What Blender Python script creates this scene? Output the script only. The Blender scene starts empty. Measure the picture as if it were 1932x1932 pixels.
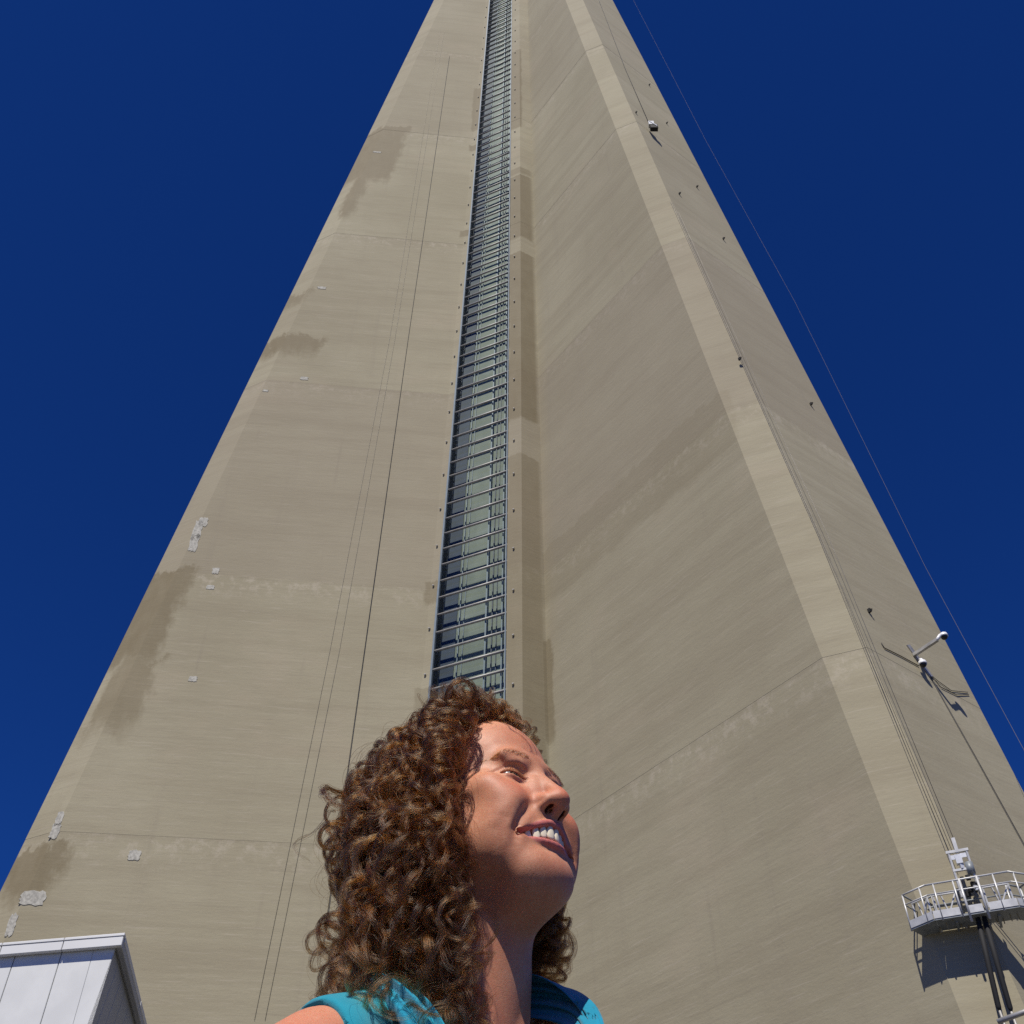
import bpy, bmesh, math, random
import numpy as np
from mathutils import Vector, Matrix

R = math.radians
rng = np.random.default_rng(7)
random.seed(7)
SC = bpy.context.scene
COL = SC.collection

# ------------------------------------------------------------------ camera
CAM_H = 1.02
PITCH = R(45)
FPX = 1980.0            # focal length for a 1932 px wide frame
cam_d = bpy.data.cameras.new('camera')
cam = bpy.data.objects.new('camera', cam_d)
COL.objects.link(cam)
cam_d.sensor_width = 36.0
cam_d.lens = 36.0 * FPX / 1932.0
cam_d.clip_start = 0.05
cam_d.clip_end = 5000
cam.location = (0, 0, CAM_H)
cam.rotation_euler = (R(90) + PITCH, 0, 0)
SC.camera = cam

# ------------------------------------------------------------------ sky, sun, exposure
SUN_AZ = R(-15)         # 0 = straight behind the camera, negative = to its left
SUN_EL = R(57)
sun_dir = Vector((math.sin(SUN_AZ) * math.cos(SUN_EL), -math.cos(SUN_AZ) * math.cos(SUN_EL), math.sin(SUN_EL)))
W = bpy.data.worlds.new('World')
SC.world = W
W.use_nodes = True
nt = W.node_tree
nt.nodes.clear()
sky = nt.nodes.new('ShaderNodeTexSky')
sky.sky_type = 'NISHITA'
sky.sun_disc = False
sky.sun_elevation = SUN_EL
sky.sun_rotation = math.atan2(sun_dir.x, sun_dir.y)
sky.altitude = 1500
sky.air_density = 0.8
sky.dust_density = 0.0
sky.ozone_density = 3.5
tint = nt.nodes.new('ShaderNodeMix')
tint.data_type = 'RGBA'
tint.blend_type = 'MULTIPLY'
tint.inputs[0].default_value = 1.0
tint.inputs[7].default_value = (0.11, 0.40, 1.06, 1)
bg = nt.nodes.new('ShaderNodeBackground')
bg.inputs[1].default_value = 0.077
wo = nt.nodes.new('ShaderNodeOutputWorld')
nt.links.new(sky.outputs[0], tint.inputs[6])
nt.links.new(tint.outputs[2], bg.inputs[0])
nt.links.new(bg.outputs[0], wo.inputs[0])
sl = bpy.data.lights.new('sun', 'SUN')
sl.energy = 5.0
sl.angle = R(0.5)
sl.color = (1.0, 0.95, 0.87)
so = bpy.data.objects.new('sun', sl)
COL.objects.link(so)
so.rotation_euler = sun_dir.to_track_quat('Z', 'Y').to_euler()
so.location = sun_dir * 60
SC.view_settings.view_transform = 'Standard'
SC.view_settings.look = 'None'
SC.view_settings.gamma = 1
SC.view_settings.exposure = 0.0
SC.view_settings.use_curve_mapping = False
SC.cycles.use_denoising = False
SC.cycles.adaptive_threshold = .004
SC.cycles.sample_clamp_direct = 3.0
SC.cycles.sample_clamp_indirect = 1.0
SC.cycles.max_bounces = 8
SC.cycles.transparent_max_bounces = 12

# ------------------------------------------------------------------ helpers
class NT:
    """tiny node-tree writer"""
    def __init__(s, mat):
        mat.use_nodes = True
        s.t = mat.node_tree
        s.t.nodes.clear()
        s.out = s.t.nodes.new('ShaderNodeOutputMaterial')
    def n(s, typ, ins=None, **kw):
        nd = s.t.nodes.new(typ)
        for k, v in kw.items():
            setattr(nd, k, v)
        for k, v in (ins or {}).items():
            s.put(nd.inputs[k], v)
        return nd
    def put(s, sock, v):
        if isinstance(v, bpy.types.NodeSocket):
            s.t.links.new(v, sock)
        elif isinstance(v, bpy.types.Node):
            s.t.links.new(v.outputs[0], sock)
        else:
            if hasattr(sock.default_value, '__len__') and len(sock.default_value) == 4 and len(v) == 3:
                v = (*v, 1)
            sock.default_value = v
    def m(s, op, a, b=0.0, c=0.0, clamp=False):
        nd = s.n('ShaderNodeMath', operation=op, use_clamp=clamp)
        s.put(nd.inputs[0], a); s.put(nd.inputs[1], b); s.put(nd.inputs[2], c)
        return nd.outputs[0]
    def mix(s, f, a, b, blend='MIX'):
        nd = s.n('ShaderNodeMix', data_type='RGBA', blend_type=blend)
        s.put(nd.inputs[0], f); s.put(nd.inputs[6], a); s.put(nd.inputs[7], b)
        return nd.outputs[2]
    def noise(s, vec, scale, detail=3, rough=0.55):
        nd = s.n('ShaderNodeTexNoise', {'Scale': scale, 'Detail': detail, 'Roughness': rough})
        if vec is not None:
            s.put(nd.inputs['Vector'], vec)
        return nd.outputs[0]
    def ramp(s, f, lo, hi, smooth=True):
        nd = s.n('ShaderNodeMapRange', {'Value': f, 'From Min': lo, 'From Max': hi},
                 interpolation_type='SMOOTHSTEP' if smooth else 'LINEAR')
        return nd.outputs[0]
    def vmul(s, vec, xyz):
        nd = s.n('ShaderNodeVectorMath', operation='MULTIPLY')
        s.put(nd.inputs[0], vec); nd.inputs[1].default_value = xyz
        return nd.outputs[0]
    def dot(s, vec, xyz):
        nd = s.n('ShaderNodeVectorMath', operation='DOT_PRODUCT')
        s.put(nd.inputs[0], vec); nd.inputs[1].default_value = xyz
        return nd.outputs['Value']
    def attr(s, name):
        return s.n('ShaderNodeAttribute', attribute_name=name).outputs['Fac']
    def bump(s, h, strength=0.3, dist=0.01):
        return s.n('ShaderNodeBump', {'Height': h, 'Strength': strength, 'Distance': dist}).outputs[0]
    def bsdf(s, **ins):
        nd = s.n('ShaderNodeBsdfPrincipled')
        for k, v in ins.items():
            s.put(nd.inputs[k.replace('_', ' ')], v)
        s.t.links.new(nd.outputs[0], s.out.inputs[0])
        return nd

def mat(name):
    return bpy.data.materials.new(name)

def simple(name, col, rough=0.5, metal=0.0, var=0.12, scale=6.0, bump=0.0):
    m_ = mat(name)
    t = NT(m_)
    co = t.n('ShaderNodeTexCoord').outputs['Object']
    nz = t.noise(co, scale, 4)
    dark = tuple(c * (1 - var) for c in col)
    lite = tuple(min(1, c * (1 + var)) for c in col)
    c = t.mix(t.ramp(nz, .3, .7), dark, lite)
    kw = dict(Base_Color=c, Roughness=t.m('ADD', rough - .08, t.m('MULTIPLY', nz, .16)), Metallic=metal)
    if bump:
        kw['Normal'] = t.bump(t.noise(co, scale * 6, 4), bump, .005)
    t.bsdf(**kw)
    return m_

def link(name, data, parent=None):
    o = bpy.data.objects.new(name, data)
    COL.objects.link(o)
    if parent is not None:
        o.parent = parent
    return o

def tag(o, label=None, cat=None, group=None, kind=None):
    for k, v in (('label', label), ('category', cat), ('group', group), ('kind', kind)):
        if v:
            o[k] = v
    return o

def empty(name, loc=(0, 0, 0)):
    o = bpy.data.objects.new(name, None)
    o.location = loc
    o.empty_display_size = .1
    COL.objects.link(o)
    return o

def mesh(name, verts, faces, material=None, smooth=False):
    me = bpy.data.meshes.new(name)
    me.from_pydata([tuple(v) for v in verts], [], [tuple(f) for f in faces])
    if smooth:
        me.shade_smooth()
    if material:
        me.materials.append(material)
    me.update()
    return me

class MB:
    """collects simple solids into one mesh"""
    def __init__(s):
        s.v = []; s.f = []
    def add(s, vs, fs):
        b = len(s.v)
        s.v += [tuple(v) for v in vs]
        s.f += [tuple(i + b for i in f) for f in fs]
        return s
    def box(s, c, size, M=None):
        c = Vector(c); hx, hy, hz = [k / 2 for k in size]
        vs = [Vector((x, y, z)) for x in (-hx, hx) for y in (-hy, hy) for z in (-hz, hz)]
        if M is not None:
            vs = [M @ v for v in vs]
        return s.add([v + c for v in vs], [(0, 1, 3, 2), (4, 6, 7, 5), (0, 4, 5, 1), (2, 3, 7, 6), (0, 2, 6, 4), (1, 5, 7, 3)])
    def bar(s, a, b, w, h=None, up=(0, 0, 1)):
        a = Vector(a); b = Vector(b); h = h or w
        d = (b - a).normalized(); up = Vector(up)
        if abs(d.dot(up)) > .98:
            up = Vector((0, 1, 0))
        x = d.cross(up).normalized(); y = x.cross(d)
        vs = [p + x * (i * w / 2) + y * (j * h / 2) for p in (a, b) for i, j in ((-1, -1), (1, -1), (1, 1), (-1, 1))]
        return s.add(vs, [(3, 2, 1, 0), (4, 5, 6, 7), (0, 1, 5, 4), (1, 2, 6, 5), (2, 3, 7, 6), (3, 0, 4, 7)])
    def tube(s, pts, r, n=8, cap=True):
        pts = [Vector(p) for p in pts]
        rr = r if hasattr(r, '__len__') else [r] * len(pts)
        d0 = (pts[1] - pts[0]).normalized()
        x = d0.orthogonal().normalized()
        vs = []
        for i, p in enumerate(pts):
            d = (pts[min(i + 1, len(pts) - 1)] - pts[max(i - 1, 0)]).normalized()
            x = (x - d * x.dot(d)).normalized(); y = d.cross(x)
            vs += [p + (x * math.cos(2 * math.pi * k / n) + y * math.sin(2 * math.pi * k / n)) * rr[i] for k in range(n)]
        fs = [(i * n + k, i * n + (k + 1) % n, (i + 1) * n + (k + 1) % n, (i + 1) * n + k) for i in range(len(pts) - 1) for k in range(n)]
        if cap:
            fs += [tuple(range(n - 1, -1, -1)), tuple(range((len(pts) - 1) * n, len(pts) * n))]
        return s.add(vs, fs)
    def sphere(s, c, r, nu=12, nv=8, M=None):
        c = Vector(c); r = r if hasattr(r, '__len__') else (r, r, r)
        vs = [Vector((0, 0, r[2]))]
        for j in range(1, nv):
            a = math.pi * j / nv
            vs += [Vector((r[0] * math.sin(a) * math.cos(2 * math.pi * i / nu), r[1] * math.sin(a) * math.sin(2 * math.pi * i / nu), r[2] * math.cos(a))) for i in range(nu)]
        vs.append(Vector((0, 0, -r[2])))
        if M is not None:
            vs = [M @ v for v in vs]
        fs = [(0, 1 + i, 1 + (i + 1) % nu) for i in range(nu)]
        for j in range(nv - 2):
            fs += [(1 + j * nu + i, 1 + (j + 1) * nu + i, 1 + (j + 1) * nu + (i + 1) % nu, 1 + j * nu + (i + 1) % nu) for i in range(nu)]
        L = len(vs) - 1
        fs += [(L, 1 + (nv - 2) * nu + (i + 1) % nu, 1 + (nv - 2) * nu + i) for i in range(nu)]
        return s.add([v + c for v in vs], fs)
    def data(s, name, material=None, smooth=False):
        return mesh(name, s.v, s.f, material, smooth)
    def build(s, name, material, parent=None, smooth=False):
        return link(name, s.data(name, material, smooth), parent)
# ================================================================== the tower
# plan directions: naz(a) is the horizontal unit vector that faces the camera when a = 0, turned to the right by a degrees
def naz(a):
    a = R(a); return Vector((math.sin(a), -math.cos(a), 0))
def ray(px, py):          # direction through a point of the 1932 px photo, world axes
    a = (px - 966) / FPX; b = (966 - py) / FPX
    return Vector((a, math.cos(PITCH) - b * math.sin(PITCH), math.sin(PITCH) + b * math.cos(PITCH)))
CAMP = Vector((0, 0, CAM_H))
def on_plane(px, py, n, off):
    d = ray(px, py); return d * (off / d.dot(n))          # relative to the camera
N_L, T_L = naz(6), naz(-84)          # left wing: side normal, axis
N_R, T_R = naz(-54), naz(36)         # right wing
N_C = naz(-24)                       # core face between them
U_C = Vector((math.cos(R(24)), -math.sin(R(24)), 0))      # along the core face, to the right
S_L, S_R = -40.3, -24.1              # offsets of the two side planes from the camera
WID = 7.25
def shrink(z):                       # how far the wings have drawn in at height z (relative to the camera)
    return .111 * (z - 34.58) if z < 128 else .111 * (128 - 34.58) + .045 * (min(z, 200) - 128)
# left tip from its crease in the photo
ca = on_plane(738, 213, N_L, S_L); cb = on_plane(111, 1554, N_L, S_L)
tl_a, tl_b = ca.dot(T_L), cb.dot(T_L)
TL_K = (tl_a - tl_b) / (ca.z - cb.z); TL_0 = tl_b - TL_K * cb.z
def tipL(z):
    zz = min(z, 128); return TL_0 + TL_K * zz + (TL_K * .4 * (min(z, 200) - 128) if z > 128 else 0)
def tipR(z): return -16.5 - shrink(z)
def pl(n, s, t_, tt): return n * s + t_ * tt
P1 = on_plane(812, 1112, N_L, S_L); P1.z = 0
# bay: along U_C from P1 to P2; then a return to the right wing
d_ = ray(985, 1084); k_ = (P1.x * U_C.y - P1.y * U_C.x) / (d_.x * U_C.y - d_.y * U_C.x)
P2 = Vector((d_.x * k_, d_.y * k_, 0))
BAY_W = (P2 - P1).length
tB = Vector((1.57, 38.81, 0)).dot(T_R)
PB = pl(N_R, S_R, T_R, tB)
O_ = Vector((1.97, 44.4, 0))
STRIP = .42; STRIP2 = .80; DEEP = 1.5
U_L = Vector((math.cos(R(6)), math.sin(R(6)), 0))         # along the left side plane, towards the core
def draw_in(z): return .0165 * (min(z, 150) - 34.58)       # the core draws back as it rises
def P1z(z): return P1 + U_L * draw_in(z)
def P2z(z): return P2 - N_C * (.5 * draw_in(z))
print('tower: bay width', BAY_W, 'P1', P1, 'P2', P2, 'tips', tipL(34.58), TL_K)

def isect(p, d, q, e):
    k = ((q.x - p.x) * e.y - (q.y - p.y) * e.x) / (d.x * e.y - d.y * e.x)
    return p + d * k
def plan(z, grow=0.0):
    """outline at height z, seen from above, starting at the bay's left corner"""
    g = grow
    tl, tr = tipL(z) + g, tipR(z) + g
    L = lambda s, t_: pl(N_L, S_L + g - s * (1 if s == 0 else 1), T_L, t_)
    Rr = lambda s, t_: pl(N_R, S_R + g - s, T_R, t_)
    third = naz(156); sideA = naz(-114); sideB = naz(66)
    t3 = O_.dot(third) + 17 - min(shrink(z), 13) + g
    a3 = O_.dot(sideA) + WID / 2 + g; b3 = O_.dot(sideB) + WID / 2 + g
    A3 = lambda t_: pl(sideA, a3, third, t_); B3 = lambda t_: pl(sideB, b3, third, t_)
    wid = WID + 2 * g
    back_l = L(wid, tl - 1.2); back_r = Rr(wid, tr - 1.2)
    jl = isect(back_l, T_L, A3(t3), third)
    jr = isect(back_r, T_R, B3(t3), third)
    p1 = P1z(z) + N_C * g; p2 = P2z(z) + N_C * g
    w1 = p1 + U_C * STRIP; w2 = p2 - U_C * STRIP2
    pts = [p1, L(0, tl), L(.85, tl + 1.35), L(wid - .7, tl + 1.35), back_l, jl, A3(t3 - 1.2), A3(t3 - 1.2) + third * 1.2 - sideA * .7,
           B3(t3 - 1.2) + third * 1.2 - sideB * .7, B3(t3 - 1.2), jr, back_r, Rr(wid - .7, tr), Rr(.75, tr), Rr(0, tr - 1.21), PB + N_R * g, p2,
           w2, w2 - N_C * (DEEP + g), w1 - N_C * (DEEP + g), w1]
    return [Vector((p.x, p.y, CAM_H + z)) for p in pts]

def concrete():
    m_ = mat('board_marked_concrete'); t = NT(m_)
    geo = t.n('ShaderNodeNewGeometry').outputs['Position']
    info = t.n('ShaderNodeObjectInfo')
    rnd = info.outputs['Random']
    z = t.n('ShaderNodeSeparateXYZ', {0: geo}).outputs[2]
    base = t.mix(t.ramp(t.noise(geo, .10, 4), .3, .7), (0.324, 0.290, 0.195), (0.383, 0.348, 0.240))
    hz = t.noise(t.vmul(geo, (.07, .07, 1.1)), 1.0, 6, .62)            # long level streaks left by the pour
    base = t.mix(t.m('MULTIPLY', t.ramp(hz, .42, .68), .42), base, (0.261, 0.226, 0.150))
    hz2 = t.noise(t.vmul(geo, (.30, .30, 5.0)), 1.0, 5, .7)
    base = t.mix(t.m('MULTIPLY', t.ramp(hz2, .52, .80), .34), base, (0.435, 0.397, 0.289))
    vz = t.noise(t.vmul(geo, (1.5, 1.5, .06)), 1.0, 4, .6)             # runs
    base = t.mix(t.m('MULTIPLY', t.ramp(vz, .56, .80), .26), base, (0.261, 0.227, 0.168))
    pt = t.noise(t.vmul(geo, (0.479, 0.477, 0.440)), 1.0, 6, .75)
    base = t.mix(t.m('MULTIPLY', t.ramp(pt, .35, .75), .30), base, (0.291, 0.252, 0.171))
    pk = t.noise(t.vmul(geo, (0.191, 0.191, 0.280)), 1.0, 4, .6)
    base = t.mix(t.m('MULTIPLY', t.ramp(pk, .52, .75), .35), base, (0.409, 0.346, 0.244))
    # board courses: thin dark level lines every lift of the form
    fr = t.m('FRACT', t.m('ADD', t.m('MULTIPLY', z, .82), t.m('MULTIPLY', t.noise(geo, .5, 2), .06)))
    ln = t.m('MULTIPLY', t.ramp(t.m('ABSOLUTE', t.m('SUBTRACT', fr, .5)), .035, .0), t.ramp(t.noise(t.vmul(geo, (.5, .5, 2)), 1.0, 3), .45, .7))
    base = t.mix(t.m('MULTIPLY', ln, .30), base, (0.226, 0.195, 0.142))
    cl = t.noise(t.vmul(geo, (.55, .55, 13.0)), 1.0, 4, .7)
    base = t.mix(t.m('MULTIPLY', t.ramp(cl, .58, .66), .30), base, (0.250, 0.215, 0.157))
    base = t.mix(t.m('MULTIPLY', t.ramp(cl, .42, .34), .32), base, (0.460, 0.409, 0.320))
    # vertical form joints
    hpos = t.m('ADD', t.dot(geo, tuple(T_L)), t.dot(geo, tuple(T_R)))
    fv = t.m('FRACT', t.m('MULTIPLY', hpos, .42))
    lv = t.m('MULTIPLY', t.ramp(t.m('ABSOLUTE', t.m('SUBTRACT', fv, .5)), .03, .0), t.ramp(t.noise(t.vmul(geo, (1, 1, .35)), 1.0, 3), .52, .72))
    base = t.mix(t.m('MULTIPLY', lv, .26), base, (0.244, 0.208, 0.155))
    # pale scrubbed band under each pour joint
    jz = t.n('ShaderNodeAttribute', attribute_name='below_joint').outputs['Fac']
    cr = t.noise(t.vmul(geo, (2.2, 2.2, 2.2)), 1.0, 5, .75)
    base = t.mix(t.m('MULTIPLY', t.m('MULTIPLY', t.ramp(jz, 1.9, .2), t.ramp(cr, .46, .66)), .55), base, (0.487, 0.433, 0.333))
    base = t.mix(t.m('MULTIPLY', t.m('MULTIPLY', t.ramp(jz, .26, .02), t.ramp(hz2, .25, .6)), .38), base, (0.235, 0.201, 0.138))
    base = t.mix(t.m('MULTIPLY', rnd, .42), base, (0.261, 0.217, 0.162))
    # damp patches: (plane normal, plane offset, along-axis, u0, u1, z0, z1, strength)
    px_ = t.n('ShaderNodeVectorMath', operation='SUBTRACT'); t.put(px_.inputs[0], geo); px_.inputs[1].default_value = tuple(CAMP)
    rel = px_.outputs[0]
    zz = t.n('ShaderNodeSeparateXYZ', {0: rel}).outputs[2]
    nlo = t.noise(t.vmul(geo, (.9, .9, .55)), 1.0, 5, .7)
    uL = t.dot(rel, tuple(T_L)); sR = t.dot(rel, tuple(N_R)); uR = t.dot(rel, tuple(T_R)); uC = t.dot(rel, tuple(U_C))
    dl = t.dot(rel, tuple(N_L))
    tipv = t.m('ADD', TL_0, t.m('MULTIPLY', zz, TL_K))
    uT = t.m('SUBTRACT', tipv, uL)                     # distance in from the left crease
    onL = t.ramp(dl, S_L - 1.3, S_L - 1.0)
    def patch(u, u0, u1, z0, z1, soft=.40, wob=1.9):
        nn = t.m('MULTIPLY', t.m('SUBTRACT', nlo, .5), wob)
        uu = t.m('ADD', u, nn); zz_ = t.m('ADD', zz, t.m('MULTIPLY', nn, 2.0))
        a = t.m('MULTIPLY', t.ramp(uu, u0 - soft, u0 + soft * .4), t.ramp(uu, u1 + soft, u1 - soft * .4))
        b = t.m('MULTIPLY', t.ramp(zz_, z0 - soft * 3, z0 + soft), t.ramp(zz_, z1 + soft * .6, z1 - soft * .6))
        return t.m('MULTIPLY', a, b)
    wet = None
    for (u0, u1, z0, z1, k) in STAINS_L:
        p_ = t.m('MULTIPLY', t.m('MULTIPLY', patch(uT, u0, u1, z0, z1), onL), k)
        wet = p_ if wet is None else t.m('MAXIMUM', wet, p_)
    onC = t.ramp(t.dot(rel, tuple(N_C)), (P1.dot(N_C)) - 1.2, P1.dot(N_C) - .9)
    uc0 = P1.dot(U_C)
    for (u0, u1, z0, z1, k) in STAINS_C:
        p_ = t.m('MULTIPLY', t.m('MULTIPLY', patch(t.m('SUBTRACT', uC, uc0), u0, u1, z0, z1, .10, .5), onC), k)
        wet = t.m('MAXIMUM', wet, p_)
    onR = t.ramp(t.m('ABSOLUTE', t.m('SUBTRACT', sR, S_R)), .3, .15)
    for (u0, u1, z0, z1, k) in STAINS_R:
        p_ = t.m('MULTIPLY', t.m('MULTIPLY', patch(t.m('SUBTRACT', uR, tB), u0, u1, z0, z1, .15, .8), onR), k)
        wet = t.m('MAXIMUM', wet, p_)
    wet = t.m('MULTIPLY', wet, t.m('ADD', .70, t.m('MULTIPLY', t.noise(t.vmul(geo, (2, 2, .8)), 1.0, 4), .5)), clamp=True)
    base = t.mix(wet, base, (.185, .148, .085))
    hgt = t.m('ADD', t.m('MULTIPLY', t.noise(t.vmul(geo, (1.2, 1.2, 5)), 1.0, 6, .7), .7), t.m('MULTIPLY', t.noise(geo, 9, 4), .3))
    t.bsdf(Base_Color=base, Roughness=t.m('SUBTRACT', .88, t.m('MULTIPLY', wet, .12)), Specular_IOR_Level=.25, Normal=t.bump(hgt, .22, .06))
    return m_

def zL(px, py): return on_plane(px, py, N_L, S_L).z
STAINS_L = [(-1.6, 2.0, zL(650, 330), zL(745, 238), .85), (-.4, .45, zL(640, 400), zL(690, 330), .8),
            (-1.6, 2.2, zL(540, 656), zL(550, 634), .9), (-1.6, .0, zL(560, 560), zL(562, 545), .7),
            (-1.8, .75, zL(255, 1235), zL(350, 1072), .85), (-.9, 1.1, zL(210, 1360), zL(260, 1240), .65),
            (-1.8, .7, zL(60, 1672), zL(100, 1595), .85), (-1.4, -.5, zL(70, 1590), zL(150, 1480), .15)]
def zC(px, py): return on_plane(px, py, N_C, P1.dot(N_C)).z
uw = BAY_W
STAINS_C = [(uw - .78, uw + .66, zC(975, 440), zC(975, 322), .8), (uw - .78, uw + .66, zC(975, 318), zC(975, 308), .6), (uw - .78, uw + .66, 3, zC(990, 850), .55), (uw - .78, uw + .66, zC(985, 780), zC(985, 465), .8),
            (uw - .78, uw + .1, zC(975, 230), zC(975, 82), .75), (-.2, STRIP, zC(835, 1130), zC(840, 1090), .6), (-.2, STRIP, zC(900, 235), zC(905, 155), .7),
            (-.2, STRIP, zC(890, 275), zC(890, 265), .8), (-.2, STRIP, zC(873, 440), zC(873, 430), .8), (-.2, STRIP, zC(826, 1330), zC(826, 1290), .4)]
STAINS_C = [(u0 + .866 * draw_in((z0 + z1) / 2), u1 + .866 * draw_in((z0 + z1) / 2), z0, z1, k) if u0 < 0 else (u0, u1, z0, z1, k) for (u0, u1, z0, z1, k) in STAINS_C]
def zR(px, py): return on_plane(px, py, N_R, S_R).z
STAINS_R = [(-.3, .35, zR(1035, 1400), zR(1040, 1200), .7), (-.3, .5, 5, zR(1060, 1490), .2), (-.2, 13, zR(1180, 990) - .6, zR(1180, 905) + .2, .24)]
CONC = concrete()

tower = empty('tower', (0, 40, 0))
tag(tower, 'tall tapering concrete tower with glazed lift shaft behind the woman', 'tower')
def inw(o, parent):      # parent keeping world coordinates
    o.parent = parent
    o.matrix_parent_inverse = Matrix.Translation(-Vector(parent.location)) if parent.type == 'EMPTY' else Matrix.Identity(4)
    return o

RINGS = [-CAM_H, 7.2, 20.6, 34.58, 50.2, 67.6, 84.6, 102, 119, 136, 154, 176, 200]
rg = random.Random(4)
for a, b in zip(RINGS[:-1], RINGS[1:]):
    gr = rg.uniform(-.006, .006)
    nsub = max(4, int((b - a) / 2.2))
    zs_ = [a + .008] + [a + (b - a) * i / nsub for i in range(1, nsub)] + [b - .012]
    loops = [plan(z, gr) for z in zs_]
    # shadow gap between lifts
    loops.insert(0, plan(a, gr - .005)); zs_.insert(0, a)
    loops.append(plan(b + .012, gr - .005)); zs_.append(b)
    n_ = len(loops[0])
    vs = [v for l in loops for v in l]
    fs = []
    for j in range(len(loops) - 1):
        fs += [(j * n_ + i, j * n_ + (i + 1) % n_, (j + 1) * n_ + (i + 1) % n_, (j + 1) * n_ + i)[::-1] for i in range(n_)]
    me = mesh('concrete_lift', vs, fs, CONC)
    at = me.attributes.new('below_joint', 'FLOAT', 'POINT')
    at.data.foreach_set('value', [b - z for z in zs_ for _ in range(n_)])
    o = link('concrete_lift', me)
    inw(o, tower)
    bm = bmesh.new(); bm.from_mesh(me); bmesh.ops.recalc_face_normals(bm, faces=bm.faces); bm.to_mesh(me); bm.free()

# ---- glazed lift shaft
STEEL = simple('brushed_steel', (.36, .345, .31), .5, .1, .12, 3)
RAILM = simple('painted_rail', (.16, .20, .235), .6, .1, .1, 3)
DARKM = simple('shaft_wall_dark', (.035, .05, .075), .6, 0, .2, 1)
m_ = mat('shaft_panel'); t = NT(m_)
co = t.n('ShaderNodeNewGeometry').outputs['Position']
cc = t.mix(t.ramp(t.noise(t.vmul(co, (1, 1, .4)), 1.0, 4), .3, .7), (.165, .190, .145), (.225, .25, .19))
cc = t.mix(t.m('MULTIPLY', t.ramp(t.noise(co, .35, 3), .55, .75), .5), cc, (.33, .38, .36))
t.bsdf(Base_Color=cc, Roughness=.6)
PANEL = m_
m_ = mat('shaft_glass'); t = NT(m_)
tr = t.n('ShaderNodeBsdfTransparent', {'Color': (.94, .96, .95)})
gl = t.n('ShaderNodeBsdfGlossy', {'Color': (.8, .9, 1.0), 'Roughness': .03})
fz = t.n('ShaderNodeFresnel', {'IOR': 1.5})
ff = t.m('SUBTRACT', 1.0, t.n('ShaderNodeNewGeometry').outputs['Backfacing'])
mx = t.n('ShaderNodeMixShader', {0: t.m('MULTIPLY', ff, t.m('ADD', t.m('MULTIPLY', fz.outputs[0], .5), .02)), 1: tr.outputs[0], 2: gl.outputs[0]})
t.t.links.new(mx.outputs[0], t.out.inputs[0])
GLASS = m_
WL = P1 + U_C * STRIP; GW = BAY_W - STRIP - STRIP2
shaft = empty('lift_shaft', (WL.x, WL.y, 0)); inw(shaft, tower)
def sh(o): return inw(o, shaft)
ZB, ZT, DZ = 4.0, 150.0, 1.107
Rc = Matrix((U_C, -N_C, Vector((0, 0, 1)))).transposed()       # columns: along, inward, up
def gwz(z): return (P2z(z) - P1z(z)).dot(U_C) - STRIP - STRIP2
def cw(u, inn, z):
    k_ = gwz(z) / GW
    uu = u * k_ if 0 <= u <= GW else (u if u < 0 else gwz(z) + (u - GW))
    return P1z(z) + U_C * (STRIP + uu) - N_C * inn + Vector((0, 0, CAM_H + z))
def fitw(z): return Matrix.Diagonal((gwz(z) / GW, 1, 1, 1))
bar_me = None; pane_me = None
b = MB(); b.tube([(0, 0, 0), (GW, 0, 0)], .066, 10); bar_me = b.data('cross_bar', STEEL, True)
b = MB(); b.box((GW / 2, 0, DZ / 2), (GW - .06, .012, DZ - .03)); pane_me = b.data('glass_pane', GLASS)
b = MB(); b.box((GW / 2, 0, 2.2 / 2), (GW * .96, .05, 2.2 - .02)); panel_me = b.data('shaft_panel', PANEL)
MC = Rc.to_4x4()
k = 0
z = ZB
while z < ZT:
    o = link('cross_bar', bar_me); o.matrix_world = Matrix.Translation(cw(0, .06, z)) @ MC @ fitw(z); sh(o)
    o = link('glass_pane', pane_me); o.matrix_world = Matrix.Translation(cw(0, .30, z)) @ MC @ fitw(z); sh(o)
    if k % 2 == 0:
        o = link('shaft_panel', panel_me); o.matrix_world = Matrix.Translation(cw(0, .92, z)) @ MC @ fitw(z); sh(o)
    z += DZ; k += 1
for (u, inn, w, m__) in ((GW * .24, .80, .04, RAILM), (GW * .30, .84, .03, RAILM), (GW * .64, .60, .07, RAILM), (GW * .70, .82, .05, DARKM), (GW * .76, .84, .04, DARKM), (GW * .86, .62, .06, RAILM)):
    o = MB().bar(cw(u, inn, ZB), cw(u, inn, ZT), w, w).build('guide_rail', m__); sh(o)
o = MB().bar(cw(GW * .10, .86, ZB), cw(GW * .10, .86, ZT), GW * .19, .04, up=tuple(N_C)).build('shaft_side_wall', DARKM); sh(o)  # dark strip over the back panels, standing in for the side wall
o = MB().bar(cw(.012, .72, ZB), cw(.012, .72, ZT), .02, 1.3, up=tuple(N_C)).build('shaft_side_wall', DARKM); sh(o)
o = MB().bar(cw(GW - .012, .72, ZB), cw(GW - .012, .72, ZT), .02, 1.3, up=tuple(N_C)).build('shaft_side_wall', DARKM); sh(o)
o = MB().bar(cw(.05, .02, ZB), cw(.05, .02, ZT), .10, .12, up=tuple(N_C)).build('window_frame', RAILM); sh(o)
o = MB().bar(cw(GW - .05, .02, ZB), cw(GW - .05, .02, ZT), .06, .12, up=tuple(N_C)).build('window_frame', RAILM); sh(o)
b = MB(); b.tube([(0, 0, 0), (0, -.05, 0), (0, -.075, 0)], [.055, .055, .035], 8); bolt_me = b.data('anchor_bolt', STEEL)
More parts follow.
